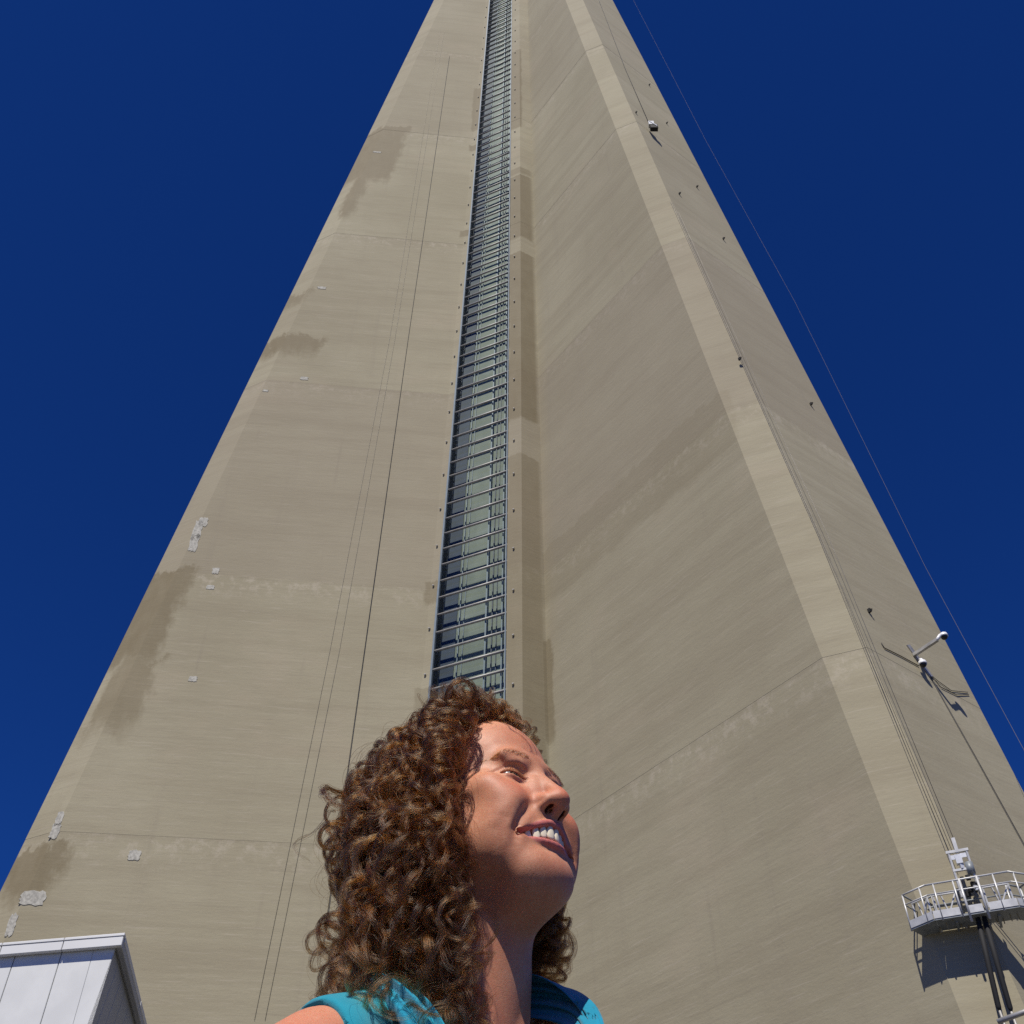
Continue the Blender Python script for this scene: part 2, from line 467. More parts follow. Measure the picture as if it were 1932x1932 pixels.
brk = MB(); brk.bar((0, 0, 0), (GW * .24, 0, 0), .05, .16); brk.bar((GW * .24, 0, -.05), (GW * .34, -.1, -.35), .05, .09)
brk_me = brk.data('rail_bracket', DARKM)
z = ZB + .5; k = 0
while z < 125:
    for u in (-.25, GW + .36):
        o = link('anchor_bolt', bolt_me); o.matrix_world = Matrix.Translation(cw(u, -.02, z + (0 if u < 0 else .9))) @ MC; sh(o)
    z += 2.75
z = ZB + .3
while z < 120:
    o = link('rail_bracket', brk_me); o.matrix_world = Matrix.Translation(cw(GW * .64, .7, z)) @ MC; sh(o)
    z += DZ * 500
# cover caps on the bolted strips, left and right
for u in (-.03, GW + .03):
    pass

# ---- repair patches: thin mortar slabs on the left wing
PATCH = simple('repair_mortar', (.40, .385, .335), .9, 0, .25, 9, .4)
def patch_obj(px, py, w, h, n=N_L, off=S_L, seed=0):
    c = on_plane(px, py, n, off) + CAMP
    ux = Vector((-n.y, n.x, 0)); g = random.Random(seed + int(px))
    ring = []
    for i in range(26):
        a = 2 * math.pi * i / 26
        cx, sx_ = math.cos(a), math.sin(a)
        m__ = max(abs(cx), abs(sx_))
        ring.append((cx / m__ * w / 2 * g.uniform(.80, 1.08), sx_ / m__ * h / 2 * g.uniform(.80, 1.08)))
    vs = [c + ux * x + Vector((0, 0, 1)) * y - n * .05 for x, y in ring] + [c + ux * x * .97 + Vector((0, 0, 1)) * y * .97 + n * .014 for x, y in ring]
    k_ = len(ring)
    fs = [tuple(range(k_, 2 * k_))] + [(i, (i + 1) % k_, k_ + (i + 1) % k_, k_ + i) for i in range(k_)]
    o = link('repair_patch', mesh('repair_patch', vs, fs, PATCH)); inw(o, tower)
for (px, py, w, h) in ((373, 1000, .45, 1.5), (366, 1024, .45, 1.3), (383, 985, .5, .7), (407, 1077, .36, .42), (397, 1108, .42, .28), (364, 1281, .4, .3), (574, 714, .5, .32), (501, 737, .35, .2), (607, 543, .6, .3), (712, 287, .7, .25),
                       (112, 1545, .28, .7), (104, 1568, .36, .7), (254, 1613, .5, .45), (62, 1694, .95, .6), (22, 1745, .3, .9)):
    patch_obj(px, py, w, h)

# ---- ground and setting
m_ = mat('paving'); t = NT(m_)
geo = t.n('ShaderNodeNewGeometry').outputs['Position']
br_ = t.n('ShaderNodeTexBrick', {'Vector': geo, 'Scale': 1.0, 'Color1': (.085, .080, .072), 'Color2': (.070, .066, .060), 'Mortar': (.04, .038, .035), 'Mortar Size': .012, 'Brick Width': .8, 'Row Height': .4})
cc = t.mix(t.m('MULTIPLY', t.ramp(t.noise(geo, .8, 4), .4, .75), .4), br_.outputs[0], (.055, .052, .047))
t.bsdf(Base_Color=cc, Roughness=.85)
g_ = link('ground', mesh('ground', [(-3000, -3000, 0), (3000, -3000, 0), (3000, 3000, 0), (-3000, 3000, 0)], [(0, 1, 2, 3)], m_))
tag(g_, kind='structure')
# ================================================================== the woman
# pose: body frame = yaw only, head frame = small tilt on top of it; millimetres, origin between the eyes,
# x = her right, y = forward, z = up
EYE = Vector((0.0208, 0.9205, CAM_H + 0.5474))
YAW = R(47)                              # turned from facing the camera to the picture's right
Yb = Vector((math.sin(YAW), -math.cos(YAW), 0))
Xb = Vector((-math.cos(YAW), -math.sin(YAW), 0))
Zb = Vector((0, 0, 1))
HEAD_TILT = R(12)                         # chin up
HEAD_ROLL = R(0)
Mh = np.array(Matrix.Rotation(HEAD_TILT, 3, 'X') @ Matrix.Rotation(HEAD_ROLL, 3, 'Y'))   # head -> body
PIV = np.array([0, -90.0, -100.0])       # the head tilts about the top of the neck
def h2b(p):
    return (np.asarray(p, float) - PIV) @ Mh.T + PIV
def b2h(p):
    return (np.asarray(p, float) - PIV) @ Mh + PIV
Bm = np.array([Xb, Yb, Zb])              # rows
OFF = np.zeros(3)
def b2w(p):
    return (np.asarray(p, float)) / 1000.0 @ Bm + np.array(EYE) - OFF
OFF = b2w(h2b([[0, 0, 0]]))[0] - np.array(EYE)
def h2w(p):
    return b2w(h2b(p))

class Field:
    def __init__(s, xs, ys, zs):
        s.xs, s.ys, s.zs = [np.asarray(a, np.float32) for a in (xs, ys, zs)]
        s.v = np.full((len(xs), len(ys), len(zs)), 60.0, np.float32)
    def block(s, c, rad, head):
        if head:
            c = h2b(c)
        sl = []
        for a, cc in ((s.xs, c[0]), (s.ys, c[1]), (s.zs, c[2])):
            i0, i1 = np.searchsorted(a, [cc - rad, cc + rad])
            sl.append(slice(max(i0 - 1, 0), min(i1 + 1, len(a))))
        X, Y, Z = s.xs[sl[0]][:, None, None], s.ys[sl[1]][None, :, None], s.zs[sl[2]][None, None, :]
        if head:
            X, Y, Z = X - PIV[0], Y - PIV[1], Z - PIV[2]
            q = [(X * Mh[0, i] + Y * Mh[1, i] + Z * Mh[2, i] + PIV[i]).astype(np.float32) for i in range(3)]
            return tuple(sl), q[0], q[1], q[2]
        return tuple(sl), X, Y, Z
    def op(s, sl, d, k, sub):
        a = s.v[sl]
        if d.shape != a.shape:
            d = np.broadcast_to(d, a.shape)
        if sub:
            a = -a
        h = np.clip(.5 + .5 * (d - a) / k, 0, 1)
        r = d + (a - d) * h - k * h * (1 - h)
        s.v[sl] = -r if sub else r
    def ell(s, c, r, k=8, sub=False, head=True, rot=None):
        sl, X, Y, Z = s.block(c, max(r) + k + 10, head)
        X, Y, Z = X - c[0], Y - c[1], Z - c[2]
        if rot is not None:
            M_ = np.array(rot)
            X, Y, Z = [M_[0, i] * X + M_[1, i] * Y + M_[2, i] * Z for i in range(3)]
        k0 = np.sqrt((X / r[0]) ** 2 + (Y / r[1]) ** 2 + (Z / r[2]) ** 2)
        k1 = np.sqrt((X / r[0] ** 2) ** 2 + (Y / r[1] ** 2) ** 2 + (Z / r[2] ** 2) ** 2) + 1e-6
        s.op(sl, k0 * (k0 - 1) / k1, k, sub)
    def cap(s, a, b, ra, rb, k=8, sub=False, head=True, sq=(1, 1, 1)):
        a = np.array(a, float); b = np.array(b, float)
        c = (a + b) / 2
        sl, X, Y, Z = s.block(c, np.linalg.norm(b - a) / 2 + max(ra, rb) * max(1, 1 / min(sq)) + k + 10, head)
        X, Y, Z = (X - a[0]) * sq[0], (Y - a[1]) * sq[1], (Z - a[2]) * sq[2]
        d = (b - a) * np.array(sq)
        t = np.clip((X * d[0] + Y * d[1] + Z * d[2]) / (d @ d), 0, 1)
        q = np.sqrt((X - t * d[0]) ** 2 + (Y - t * d[1]) ** 2 + (Z - t * d[2]) ** 2)
        s.op(sl, q - (ra + (rb - ra) * t), k, sub)
    def fn(s, c, rad, f, k=2, sub=False, head=True):
        sl, X, Y, Z = s.block(c, rad, head)
        s.op(sl, f(X, Y, Z), k, sub)
    def mesh(s):
        """surface nets on a tensor grid"""
        v = s.v
        ins = v < 0
        nx, ny, nz = v.shape
        cnt = np.zeros((nx - 1, ny - 1, nz - 1), np.uint8)
        for i in (0, 1):
            for j in (0, 1):
                for k in (0, 1):
                    cnt += ins[i:nx - 1 + i, j:ny - 1 + j, k:nz - 1 + k]
        I, J, K = np.nonzero((cnt > 0) & (cnt < 8))
        idx = np.full(cnt.shape, -1, np.int32)
        idx[I, J, K] = np.arange(len(I))
        P = np.zeros((len(I), 3)); n = np.zeros(len(I))
        ax = (s.xs, s.ys, s.zs)
        corners = [(i, j, k) for i in (0, 1) for j in (0, 1) for k in (0, 1)]
        for a in corners:
            for d in range(3):
                if a[d]:
                    continue
                b = list(a); b[d] = 1
                va = v[I + a[0], J + a[1], K + a[2]]; vb = v[I + b[0], J + b[1], K + b[2]]
                cr = (va < 0) != (vb < 0)
                t = np.where(cr, va / np.where(cr, va - vb, 1), 0)
                ijk = (I, J, K)
                for e in range(3):
                    pa = ax[e][ijk[e] + a[e]]; pb = ax[e][ijk[e] + b[e]]
                    P[:, e] += np.where(cr, pa + (pb - pa) * t, 0)
                n += cr
        P /= n[:, None]
        quads = []
        for d in range(3):
            sl0 = [slice(1, -1)] * 3; sl0[d] = slice(0, -1)
            sl1 = [slice(1, -1)] * 3; sl1[d] = slice(1, None)
            A = ins[tuple(sl0)]; B = ins[tuple(sl1)]
            e = np.argwhere(A != B)
            if not len(e):
                continue
            flip = A[tuple(e.T)]
            off = np.ones(3, int); off[d] = 0
            e = e + off
            u, w = [(1, 2), (2, 0), (0, 1)][d]
            q = []
            for du, dw in ((-1, -1), (0, -1), (0, 0), (-1, 0)):
                c = e.copy(); c[:, u] += du; c[:, w] += dw
                q.append(idx[tuple(c.T)])
            q = np.stack(q, 1)
            q[~flip] = q[~flip][:, ::-1]
            quads.append(q)
        return P, np.concatenate(quads)

def steps(*seg):
    """piecewise grid: (from, to, step) ..."""
    out = []
    for a, b, h in seg:
        n_ = max(1, int(round((b - a) / h)))
        out.append(np.linspace(a, b, n_, endpoint=False))
    out.append([seg[-1][1]])
    return np.concatenate(out)

def np_mesh(name, P, Q, material, smooth=True):
    me = bpy.data.meshes.new(name)
    Q = np.asarray(Q)
    me.vertices.add(len(P)); me.vertices.foreach_set('co', np.asarray(P, np.float32).ravel())
    k = Q.shape[1]
    me.loops.add(Q.size); me.loops.foreach_set('vertex_index', Q.ravel().astype(np.int32))
    me.polygons.add(len(Q)); me.polygons.foreach_set('loop_start', np.arange(0, Q.size, k, dtype=np.int32))
    me.update(calc_edges=True); me.validate()
    if smooth:
        me.shade_smooth()
    if material:
        me.materials.append(material)
    return me

def sm(x, a, b):
    t = np.clip((x - a) / (b - a), 0, 1)
    return t * t * (3 - 2 * t)

# ---- landmarks of the face that several builders share
EX, EY, EZ = 27.5, -10.5, -9.5            # eyeball centre
MW = 37.0                                # half mouth width
def lip_y(t): return 12.0 - 24.0 * np.abs(t) ** 2.1
def up_edge(t): return -66.0 - 11.5 * t * t
def lo_edge(t): return -82.5 + 5.2 * np.abs(t) ** 2

def torso_prims(F, grow=0.0, arms=True):
    g = grow
    F.ell((0, -100, -400), (148 + g, 92 + g, 165 + g), 20, head=False)
    F.ell((0, -98, -560), (118 + g, 82 + g, 150 + g), 40, head=False)
    F.ell((0, -105, -720), (160 + g, 105 + g, 120 + g), 50, head=False)
    for sx in (1, -1):
        F.ell((sx * 68, -35, -420), (62 + g, 52 + g, 62 + g), 30, head=False)
        F.cap((sx * 40, -112, -200), (sx * 152, -112, -254), 28 + g, 34 + g, 30, head=False)

def make_body(mat_skin):
    xs = steps((-330, -88, 7), (-88, 88, 1.7), (88, 330, 7))
    ys = steps((-235, -70, 4), (-70, 48, 1.6), (48, 120, 6))
    zs = steps((-1565, -330, 8), (-330, -135, 3.5), (-135, 122, 1.6))
    F = Field(xs, ys, zs)
    # skull and face
    F.ell((0, -87, 29), (72, 93.5, 80), 10)
    F.ell((0, -47, -36), (61, 53, 76), 18)
    F.ell((0, -6, -60), (32, 17.5, 24), 14)
    F.ell((0, -10.5, -84), (31, 17, 17), 12)
    F.ell((0, -9, -106), (20, 14.5, 13), 14)
    F.ell((0, -20, -102), (36, 25, 17), 14)
    for sx in (1, -1):
        F.cap((sx * 50, -72, -58), (sx * 20, -16, -104), 18, 13, 18)
        F.ell((sx * 46, -62, -62), (24, 34, 34), 22)
        F.ell((sx * 37, -11, -38), (22, 19, 18.5), 14)
        F.ell((sx * 51, -34, -22), (16, 28, 16), 16)
        F.ell((sx * 40, -26, -68), (20, 27, 30), 18)
        F.ell((sx * 22, .5, 11), (22, 5.5, 9), 16)
        F.ell((sx * 28, 18.0, -10.5), (16, 12, 9), 11, sub=True)
        F.ell((sx * 14.5, 17.5, -2), (7, 9, 9), 8, sub=True)
    # nose
    F.cap((0, 2, 4), (0, 22, -33), 6.2, 7.8, 9)
    F.ell((0, 25.0, -42), (10.4, 9.8, 9.2), 7.5)
    for sx in (1, -1):
        F.ell((sx * 9, 3, -26), (9, 10, 18), 9)
        F.ell((sx * 12.8, 14, -43.5), (7, 11, 7.4), 8)
        F.ell((sx * 8.2, 16.0, -49.5), (3.0, 5.6, 5.2), 1.4, sub=True)
    F.cap((0, 25, -50), (0, 12, -56), 4.0, 4.2, 3)
    # lids over the eyes
    for sx in (1, -1):
        F.ell((sx * EX, EY, EZ), (14.6, 13.7, 13.7), 3.5)
        def eye(X, Y, Z, sx=sx):
            u = (X * sx - EX - .5) / 14.0
            w = np.clip(1 - u * u, 0, 1)
            tilt = 1.6 * u
            zu, zl = 2.4 * w ** .75 + tilt, -2.0 * w ** .9 + tilt
            return np.maximum(np.maximum(np.abs(Z - EZ - (zu + zl) / 2 + .4) - (zu - zl) / 2, np.abs(u) * 14 - 13.6), -8 - Y)
        F.fn((sx * EX, 0, EZ), 20, eye, .9, sub=True)
    # mouth: cavity, then lips around it
    def cav(X, Y, Z):
        t = np.clip(X / MW, -1.2, 1.2)
        zu, zl = up_edge(t) + 1, lo_edge(t) - 1
        return np.maximum(np.maximum(np.abs(Z - (zu + zl) / 2) - np.maximum((zu - zl) / 2, -2), np.abs(X) - MW - .5), lip_y(t) - 26 - Y)
    F.fn((0, 0, -72), 48, cav, 2.5, sub=True)
    T = np.linspace(-.965, .965, 15)
    for a, b in zip(T[:-1], T[1:]):
        def up(t): return (MW * t, lip_y(t) - .5 + .8 * (1 - abs(t)), up_edge(t) + 2.6 * (1 - .75 * abs(t)) + .9 * math.exp(-((abs(t) - .16) / .12) ** 2))
        def lo(t): return (MW * t, lip_y(t) - 3.4 + .2 * (1 - abs(t)), lo_edge(t) - 2.0 * (1 - abs(t) ** 1.5))
        ru = lambda t: 1.2 + 1.9 * (1 - t * t)
        rl = lambda t: 1.2 + 2.2 * (1 - t * t)
        F.cap(up(a), up(b), ru(a), ru(b), 2.6)
        F.cap(lo(a), lo(b), rl(a), rl(b), 2.6)
    # ears (under the hair)
    for sx in (1, -1):
        F.ell((sx * 75, -92, -8), (7, 17, 30), 4)
        F.ell((sx * 82, -90, -4), (5, 10, 18), 3, sub=True)
    # neck and trunk
    F.cap((0, -84, -62), (0, -112, -240), 49, 53, 26, head=False)
    F.ell((0, -40, -118), (26, 34, 16), 22, head=True)
    for sx in (1, -1):
        F.cap((sx * 56, -92, -70), (sx * 15, -62, -230), 11, 10, 9, head=False)
        F.cap((sx * 14, -56, -240), (sx * 150, -92, -250), 9, 8, 10, head=False)
    torso_prims(F)
    for sx in (1, -1):
        F.ell((sx * 172, -112, -288), (43, 45, 50), 24, head=False)
        F.cap((sx * 186, -112, -288), (sx * 215, -122, -580), 40, 32, 16, head=False)
        F.cap((sx * 215, -122, -580), (sx * 225, -70, -800), 32, 23, 12, head=False)
        hx = sx * 226
        F.ell((hx, -58, -850), (16, 36, 44), 10, head=False)
        for i, (dy, L_) in enumerate(((-26, 62), (-9, 72), (8, 76), (24, 68))):
            F.cap((hx, -56 + dy, -880), (hx - sx * 6, -52 + dy * 1.05, -880 - L_ * .55), 9.5, 9, 3, head=False)
            F.cap((hx - sx * 6, -52 + dy * 1.05, -880 - L_ * .55), (hx - sx * 18, -50 + dy, -880 - L_), 9, 8, 2, head=False)
        F.cap((hx - sx * 4, -30, -835), (hx - sx * 20, -6, -878), 11, 10, 4, head=False)
        F.cap((hx - sx * 20, -6, -878), (hx - sx * 26, -4, -905), 10, 9, 3, head=False)
        F.cap((sx * 82, -108, -780), (sx * 92, -98, -1110), 78, 52, 30, head=False)
        F.cap((sx * 92, -98, -1110), (sx * 98, -118, -1470), 52, 36, 14, head=False)
        F.cap((sx * 98, -112, -1510), (sx * 108, 20, -1528), 34, 26, 14, head=False)
    P, Q = F.mesh()
    H = b2h(P)
    # sculpting strokes measured in the face's own front plane
    me0 = np_mesh('tmp', P, Q, None)
    N = np.zeros((len(P), 3), np.float32); me0.vertices.foreach_get('co', np.zeros(len(P) * 3, np.float32)); me0.vertex_normals.foreach_get('vector', N.ravel())
    nr = np.zeros(len(P) * 3, np.float32); me0.vertex_normals.foreach_get('vector', nr); N = nr.reshape(-1, 3)
    bpy.data.meshes.remove(me0)
    x = np.abs(H[:, 0]); y = H[:, 1]; z = H[:, 2]
    front = sm(y, -62, -40) * sm(z, -135, -120)
    disp = np.zeros(len(P))
    def stroke(pts, w, depth):
        d = np.full(len(P), 1e9); tt = np.zeros(len(P))
        pts = np.array(pts, float)
        for i in range(len(pts) - 1):
            a, b = pts[i], pts[i + 1]
            ab = b - a
            t = np.clip(((x - a[0]) * ab[0] + (z - a[1]) * ab[1]) / (ab @ ab), 0, 1)
            q = np.hypot(x - a[0] - t * ab[0], z - a[1] - t * ab[1])
            m_ = q < d
            d = np.where(m_, q, d); tt = np.where(m_, (i + t) / (len(pts) - 1), tt)
        return depth * np.exp(-(d / w) ** 2) * np.sin(np.pi * np.clip(.06 + .88 * tt, 0, 1)) ** .6
    disp += stroke([(18, -41), (27, -51), (37, -64), (44, -78), (43, -91)], 4.6, -3.2)      # smile fold
    disp += stroke([(33, -38), (44, -50), (53, -66)], 9, 2.8)                               # cheek it pushes up
    disp += stroke([(38.5, -70), (40, -77), (39, -85)], 4.2, -3.4)                          # mouth corner pit
    disp += stroke([(50, -62), (55, -76), (52, -92)], 5, -1.2)                              # outer cheek crease
    disp += stroke([(0, -89), (10, -89.5), (20, -87)], 5, -1.3)                           # under the lower lip
    disp += stroke([(14, -2), (23, .2), (33, 0), (44, -4.5), (54, -8)], 1.5, -1.5)                   # upper lid crease
    disp += stroke([(17, 3), (29, 4.5), (41, .5)], 3.5, 1.6)                               # lid fold above it
    disp += stroke([(17, -14.5), (27, -17), (39, -14.5)], 1.6, -1.1)                         # lower lid crease
    disp += stroke([(18, -12.7), (28, -13.8), (38, -12.0)], 1.8, 1.0)                           # pad under the lashes
    disp += stroke([(43, -6), (56, -7.5)], 1.3, -1.0) + stroke([(42, -9.5), (53, -13.5)], 1.3, -.8)
    disp += stroke([(20.5, -36), (21.5, -44), (18, -50)], 2.4, -1.2)                        # round the nostril wing
    disp += stroke([(0, -53), (0, -61)], 2.0, -.8)                                          # philtrum
    P = P + N * (disp * front)[:, None]
    me = np_mesh('person', b2w(P), Q, mat_skin)
    # skin colours: lips, flush, brow, and shade painted dark inside the nostrils
    t = H[:, 0] / MW
    onlip = (np.abs(t) < 1.04) & (y > -14)
    upz = up_edge(t); loz = lo_edge(t)
    toplip = upz + 6.0 * (1 - .8 * np.abs(t) ** 1.5) - 1.2 * np.exp(-(t / .1) ** 2)
    botlip = loz - 6.4 * (1 - np.abs(t) ** 1.6) - .6
    lipm = np.where(onlip, sm(z, botlip - .8, botlip + .8) * (1 - sm(z, toplip - .7, toplip + .7)) * (1 - sm(np.abs(t), .93, 1.02)), 0)
    nost_shade = (((x - 8.2) / 3.5) ** 2 + ((y - 16.0) / 6.2) ** 2 + ((z + 49.5) / 5.8) ** 2 < 1) & (z > -54)
    inner = np.where(nost_shade | (np.abs(t) < 1.03) & (z < upz + .6) & (z > loz - .4) & (y < lip_y(t) - 5), 1.0, 0)
    fl = .9 * np.exp(-(((x - 38) / 17) ** 2 + ((z + 34) / 15) ** 2)) + .8 * np.exp(-((x / 12) ** 2 + ((z + 40) / 12) ** 2)) + .35 * np.exp(-((x / 20) ** 2 + ((z + 106) / 12) ** 2)) + .3 * np.exp(-((x / 30) ** 2 + ((z - 45) / 20) ** 2))
    fl = fl * front + .45 * sm(-P[:, 2], 150, 230)
    brow = np.exp(-(np.minimum(np.abs(z - (14.0 - .007 * (x - 28) ** 2)), 30) / 3.4) ** 2) * sm(x, 9, 15) * (1 - sm(x, 46, 54)) * front
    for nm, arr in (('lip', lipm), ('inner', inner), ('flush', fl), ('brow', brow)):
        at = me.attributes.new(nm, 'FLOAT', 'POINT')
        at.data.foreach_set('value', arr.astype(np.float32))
    return me, F

def skin_material():
    m_ = mat('skin')
    t = NT(m_)
    co = t.n('ShaderNodeTexCoord').outputs['Object']
    base = t.mix(t.ramp(t.noise(co, 28, 4), .3, .72), (.55, .255, .150), (.48, .195, .108))
    mo = t.noise(co, 230, 4, .65)
    base = t.mix(t.m('MULTIPLY', t.ramp(mo, .45, .70), .32), base, (.50, .19, .115))
    base = t.mix(t.m('MULTIPLY', t.ramp(mo, .50, .28), .22), base, (.70, .42, .29))
    base = t.mix(t.m('MULTIPLY', t.attr('flush'), t.m('ADD', .58, t.m('MULTIPLY', t.noise(co, 60, 3), .6)), clamp=True), base, (.52, .155, .085))
    # freckles: two sizes
    for sc, lo, hi, amt in ((330, .34, .14, .50), (560, .34, .12, .42)):
        v = t.n('ShaderNodeTexVoronoi', {'Vector': co, 'Scale': sc})
        f = t.m('MULTIPLY', t.ramp(v.outputs['Distance'], lo, hi), t.ramp(t.noise(co, 40, 2), .38, .60))
        base = t.mix(t.m('MULTIPLY', f, amt), base, (.36, .15, .07))
    base = t.mix(t.m('MULTIPLY', t.attr('brow'), .30), base, (.26, .14, .075))
    lipc = t.mix(t.noise(co, 220, 3), (.46, .12, .105), (.56, .19, .165))
    base = t.mix(t.m('MULTIPLY', t.attr('lip'), .92), base, lipc)
    base = t.mix(t.attr('inner'), base, (.07, .012, .010))  # mouth lining dark red; the nostrils share it as painted shade
    bm_ = t.m('ADD', t.m('MULTIPLY', t.noise(co, 420, 3), .6), t.m('MULTIPLY', t.n('ShaderNodeTexVoronoi', {'Vector': co, 'Scale': 900}).outputs[0], .5))
    rough = t.m('ADD', .45, t.m('MULTIPLY', t.noise(co, 90, 3), .18))
    rough = t.m('SUBTRACT', rough, t.m('MULTIPLY', t.attr('lip'), .10))
    t.bsdf(Base_Color=base, Roughness=rough, Specular_IOR_Level=.36, Subsurface_Weight=.3,
           Subsurface_Radius=(1.0, .35, .18), Subsurface_Scale=.0045, Normal=t.bump(bm_, .24, .0006))
    return m_

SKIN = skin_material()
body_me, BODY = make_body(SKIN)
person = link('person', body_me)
tag(person, 'woman with long brown curly hair and turquoise top smiling up to the right', 'person')
print('body verts', len(body_me.vertices))

# ---- eyes
m_ = mat('eyeball'); t = NT(m_)
co = t.n('ShaderNodeTexCoord').outputs['Object']
sep = t.n('ShaderNodeSeparateXYZ', {0: co})
rad = t.m('SQRT', t.m('ADD', t.m('POWER', sep.outputs[0], 2), t.m('POWER', sep.outputs[2], 2)))
iris = t.ramp(rad, .0066, .0060)
pup = t.ramp(rad, .0022, .0018)
c = t.mix(t.ramp(t.noise(co, 300, 3), .5, .8), (.40, .37, .36), (.38, .28, .26))  # white of the eye greyed, its shade put into the colour
c = t.mix(iris, c, t.mix(t.ramp(rad, .002, .0056), (.12, .07, .03), (.03, .02, .015)))
c = t.mix(pup, c, (.004, .004, .004))
t.bsdf(Base_Color=c, Roughness=.12, Specular_IOR_Level=.6, Subsurface_Weight=.1, Subsurface_Scale=.002)
EYEM = m_
gaze = Vector((.10, 1.0, .02)).normalized()          # head frame: a little to her left and up
for sx in (1, -1):
    b = MB().sphere((0, 0, 0), .0124, 24, 16)
    o = b.build('eyeball', EYEM, person, True)
    ctr = h2w([[sx * EX, EY, EZ]])[0]
    g = Vector(h2w([np.array(gaze) * 100])[0] - h2w([[0, 0, 0]])[0]).normalized()
    q = g.to_track_quat('Y', 'Z').to_matrix().to_4x4()
    o.matrix_world = Matrix.Translation(ctr) @ q

# ---- teeth: upper row, one mesh each, sharing shape by kind
TOOTH = simple('tooth_enamel', (.80, .71, .53), .22, 0, .05, 200)
GUM = simple('gum', (.50, .17, .15), .35, 0, .1, 200)
def tooth_mesh(name, w, h, d, point):
    vs = []; fs = []
    nu, nv = 10, 7
    for j in range(nv):
        v = j / (nv - 1)
        ww = w / 2 * (.60 + .36 * math.sin(math.pi * min(1, .08 + v * .62))) * (1 if v < .8 else 1 - point * (v - .8) / .2 * .8)
        zz = -h * v
        for i in range(nu):
            a = 2 * math.pi * i / nu
            ca, sa = math.cos(a), math.sin(a)
            ex = math.copysign(abs(ca) ** .8, ca) * ww
            ey = math.copysign(abs(sa) ** .7, sa) * d / 2 * (1 - .55 * v ** 2)
            vs.append((ex, ey, zz + (.12 * h * (abs(ca) ** 3) if j == nv - 1 else 0)))
    for j in range(nv - 1):
        fs += [(j * nu + i, (j + 1) * nu + i, (j + 1) * nu + (i + 1) % nu, j * nu + (i + 1) % nu) for i in range(nu)]
    fs.append(tuple(range((nv - 1) * nu + nu - 1, (nv - 1) * nu - 1, -1)))
    return mesh(name, [Vector(v) / 1000 for v in vs], fs, TOOTH, True)
kinds = [tooth_mesh('central_incisor', 9.2, 13.2, 6, .25), tooth_mesh('lateral_incisor', 7.4, 12.0, 5.5, .35), tooth_mesh('canine', 8.0, 12.6, 6.5, .85),
         tooth_mesh('premolar', 7.4, 10.6, 7, .7), tooth_mesh('premolar', 7.4, 9.6, 7, .6), tooth_mesh('molar', 8.5, 7.4, 8, .4)]
Rh = np.array([h2w([[1e3, 0, 0]])[0] - h2w([[0, 0, 0]])[0], h2w([[0, 1e3, 0]])[0] - h2w([[0, 0, 0]])[0], h2w([[0, 0, 1e3]])[0] - h2w([[0, 0, 0]])[0]]).T
RH4 = Matrix(Rh.tolist()).to_4x4()
gv = MB()
arc_prev = None
for sx in (1, -1):
    ang = 0.0; s_ = 0.0
    for i, (km, w) in enumerate(zip(kinds, (9.0, 7.2, 7.8, 7.2, 7.2, 9.0))):
        s_ += w / 2
        # dental arch: parabola
        xx = s_ * (1 - .0042 * s_ * (1 if s_ < 40 else 1)) * .96
        yy = 9.8 - .0225 * xx * xx
        th = math.atan2(-.047 * xx, 1)
        s_ += w / 2
        o = link('tooth', km, person)
        loc = h2w([[sx * xx, yy, -66.0 + .25 * (i % 2) - .010 * xx * xx]])[0]
        o.matrix_world = Matrix.Translation(loc) @ RH4 @ Matrix.Rotation(sx * th, 4, 'Z') @ Matrix.Rotation(R(-4), 4, 'X')
arch = [(x_, 6.0 - .0225 * x_ * x_, -64.6 - .012 * x_ * x_) for x_ in np.linspace(-23, 23, 21)]
gum = MB().tube([h2w([p])[0] for p in arch], .0042, 10).build('gum', GUM, person, True)
low = [(x_, -8 - .025 * x_ * x_, -82 + .004 * x_ * x_) for x_ in np.linspace(-24, 24, 17)]
tongue = MB().tube([h2w([p])[0] for p in low], .0045, 10).build('tongue', GUM, person, True)
# ---- hair: locks that leave the scalp, fall, and coil
def hair_material(name, col, rnd=.5, gold=.25):
    m_ = mat(name); t = NT(m_)
    info = t.n('ShaderNodeHairInfo')
    c = t.mix(t.m('MULTIPLY', info.outputs['Random'], 1.0), tuple(v * (1 - rnd) for v in col), tuple(v * (1 + rnd) for v in col))
    c = t.mix(t.ramp(info.outputs['Random'], 1 - gold, 1.0), c, (.16, .075, .022))
    if name == 'brown_hair':
        c = t.mix(t.m('MULTIPLY', t.attr('tone'), .66), c, (.21, .076, .016))
    hb = t.n('ShaderNodeBsdfHairPrincipled', {'Color': c, 'Roughness': .26, 'Radial Roughness': .36, 'IOR': 1.42, 'Random Roughness': .3})
    t.t.links.new(hb.outputs[0], t.out.inputs[0])
    return m_

def curves_object(name, P, radii, material, parent):
    """P: list of (n,3) world arrays, radii: list of (n,)"""
    hc = bpy.data.hair_curves.new(name)
    hc.add_curves([len(p) for p in P])
    pos = np.concatenate(P).astype(np.float32)
    hc.position_data.foreach_set('vector', pos.ravel())
    at = hc.attributes.get('radius') or hc.attributes.new('radius', 'FLOAT', 'POINT')
    at.data.foreach_set('value', np.concatenate(radii).astype(np.float32))
    hc.materials.append(material)
    return link(name, hc, parent)

def unit(v):
    return v / (np.linalg.norm(v, axis=-1, keepdims=True) + 1e-9)

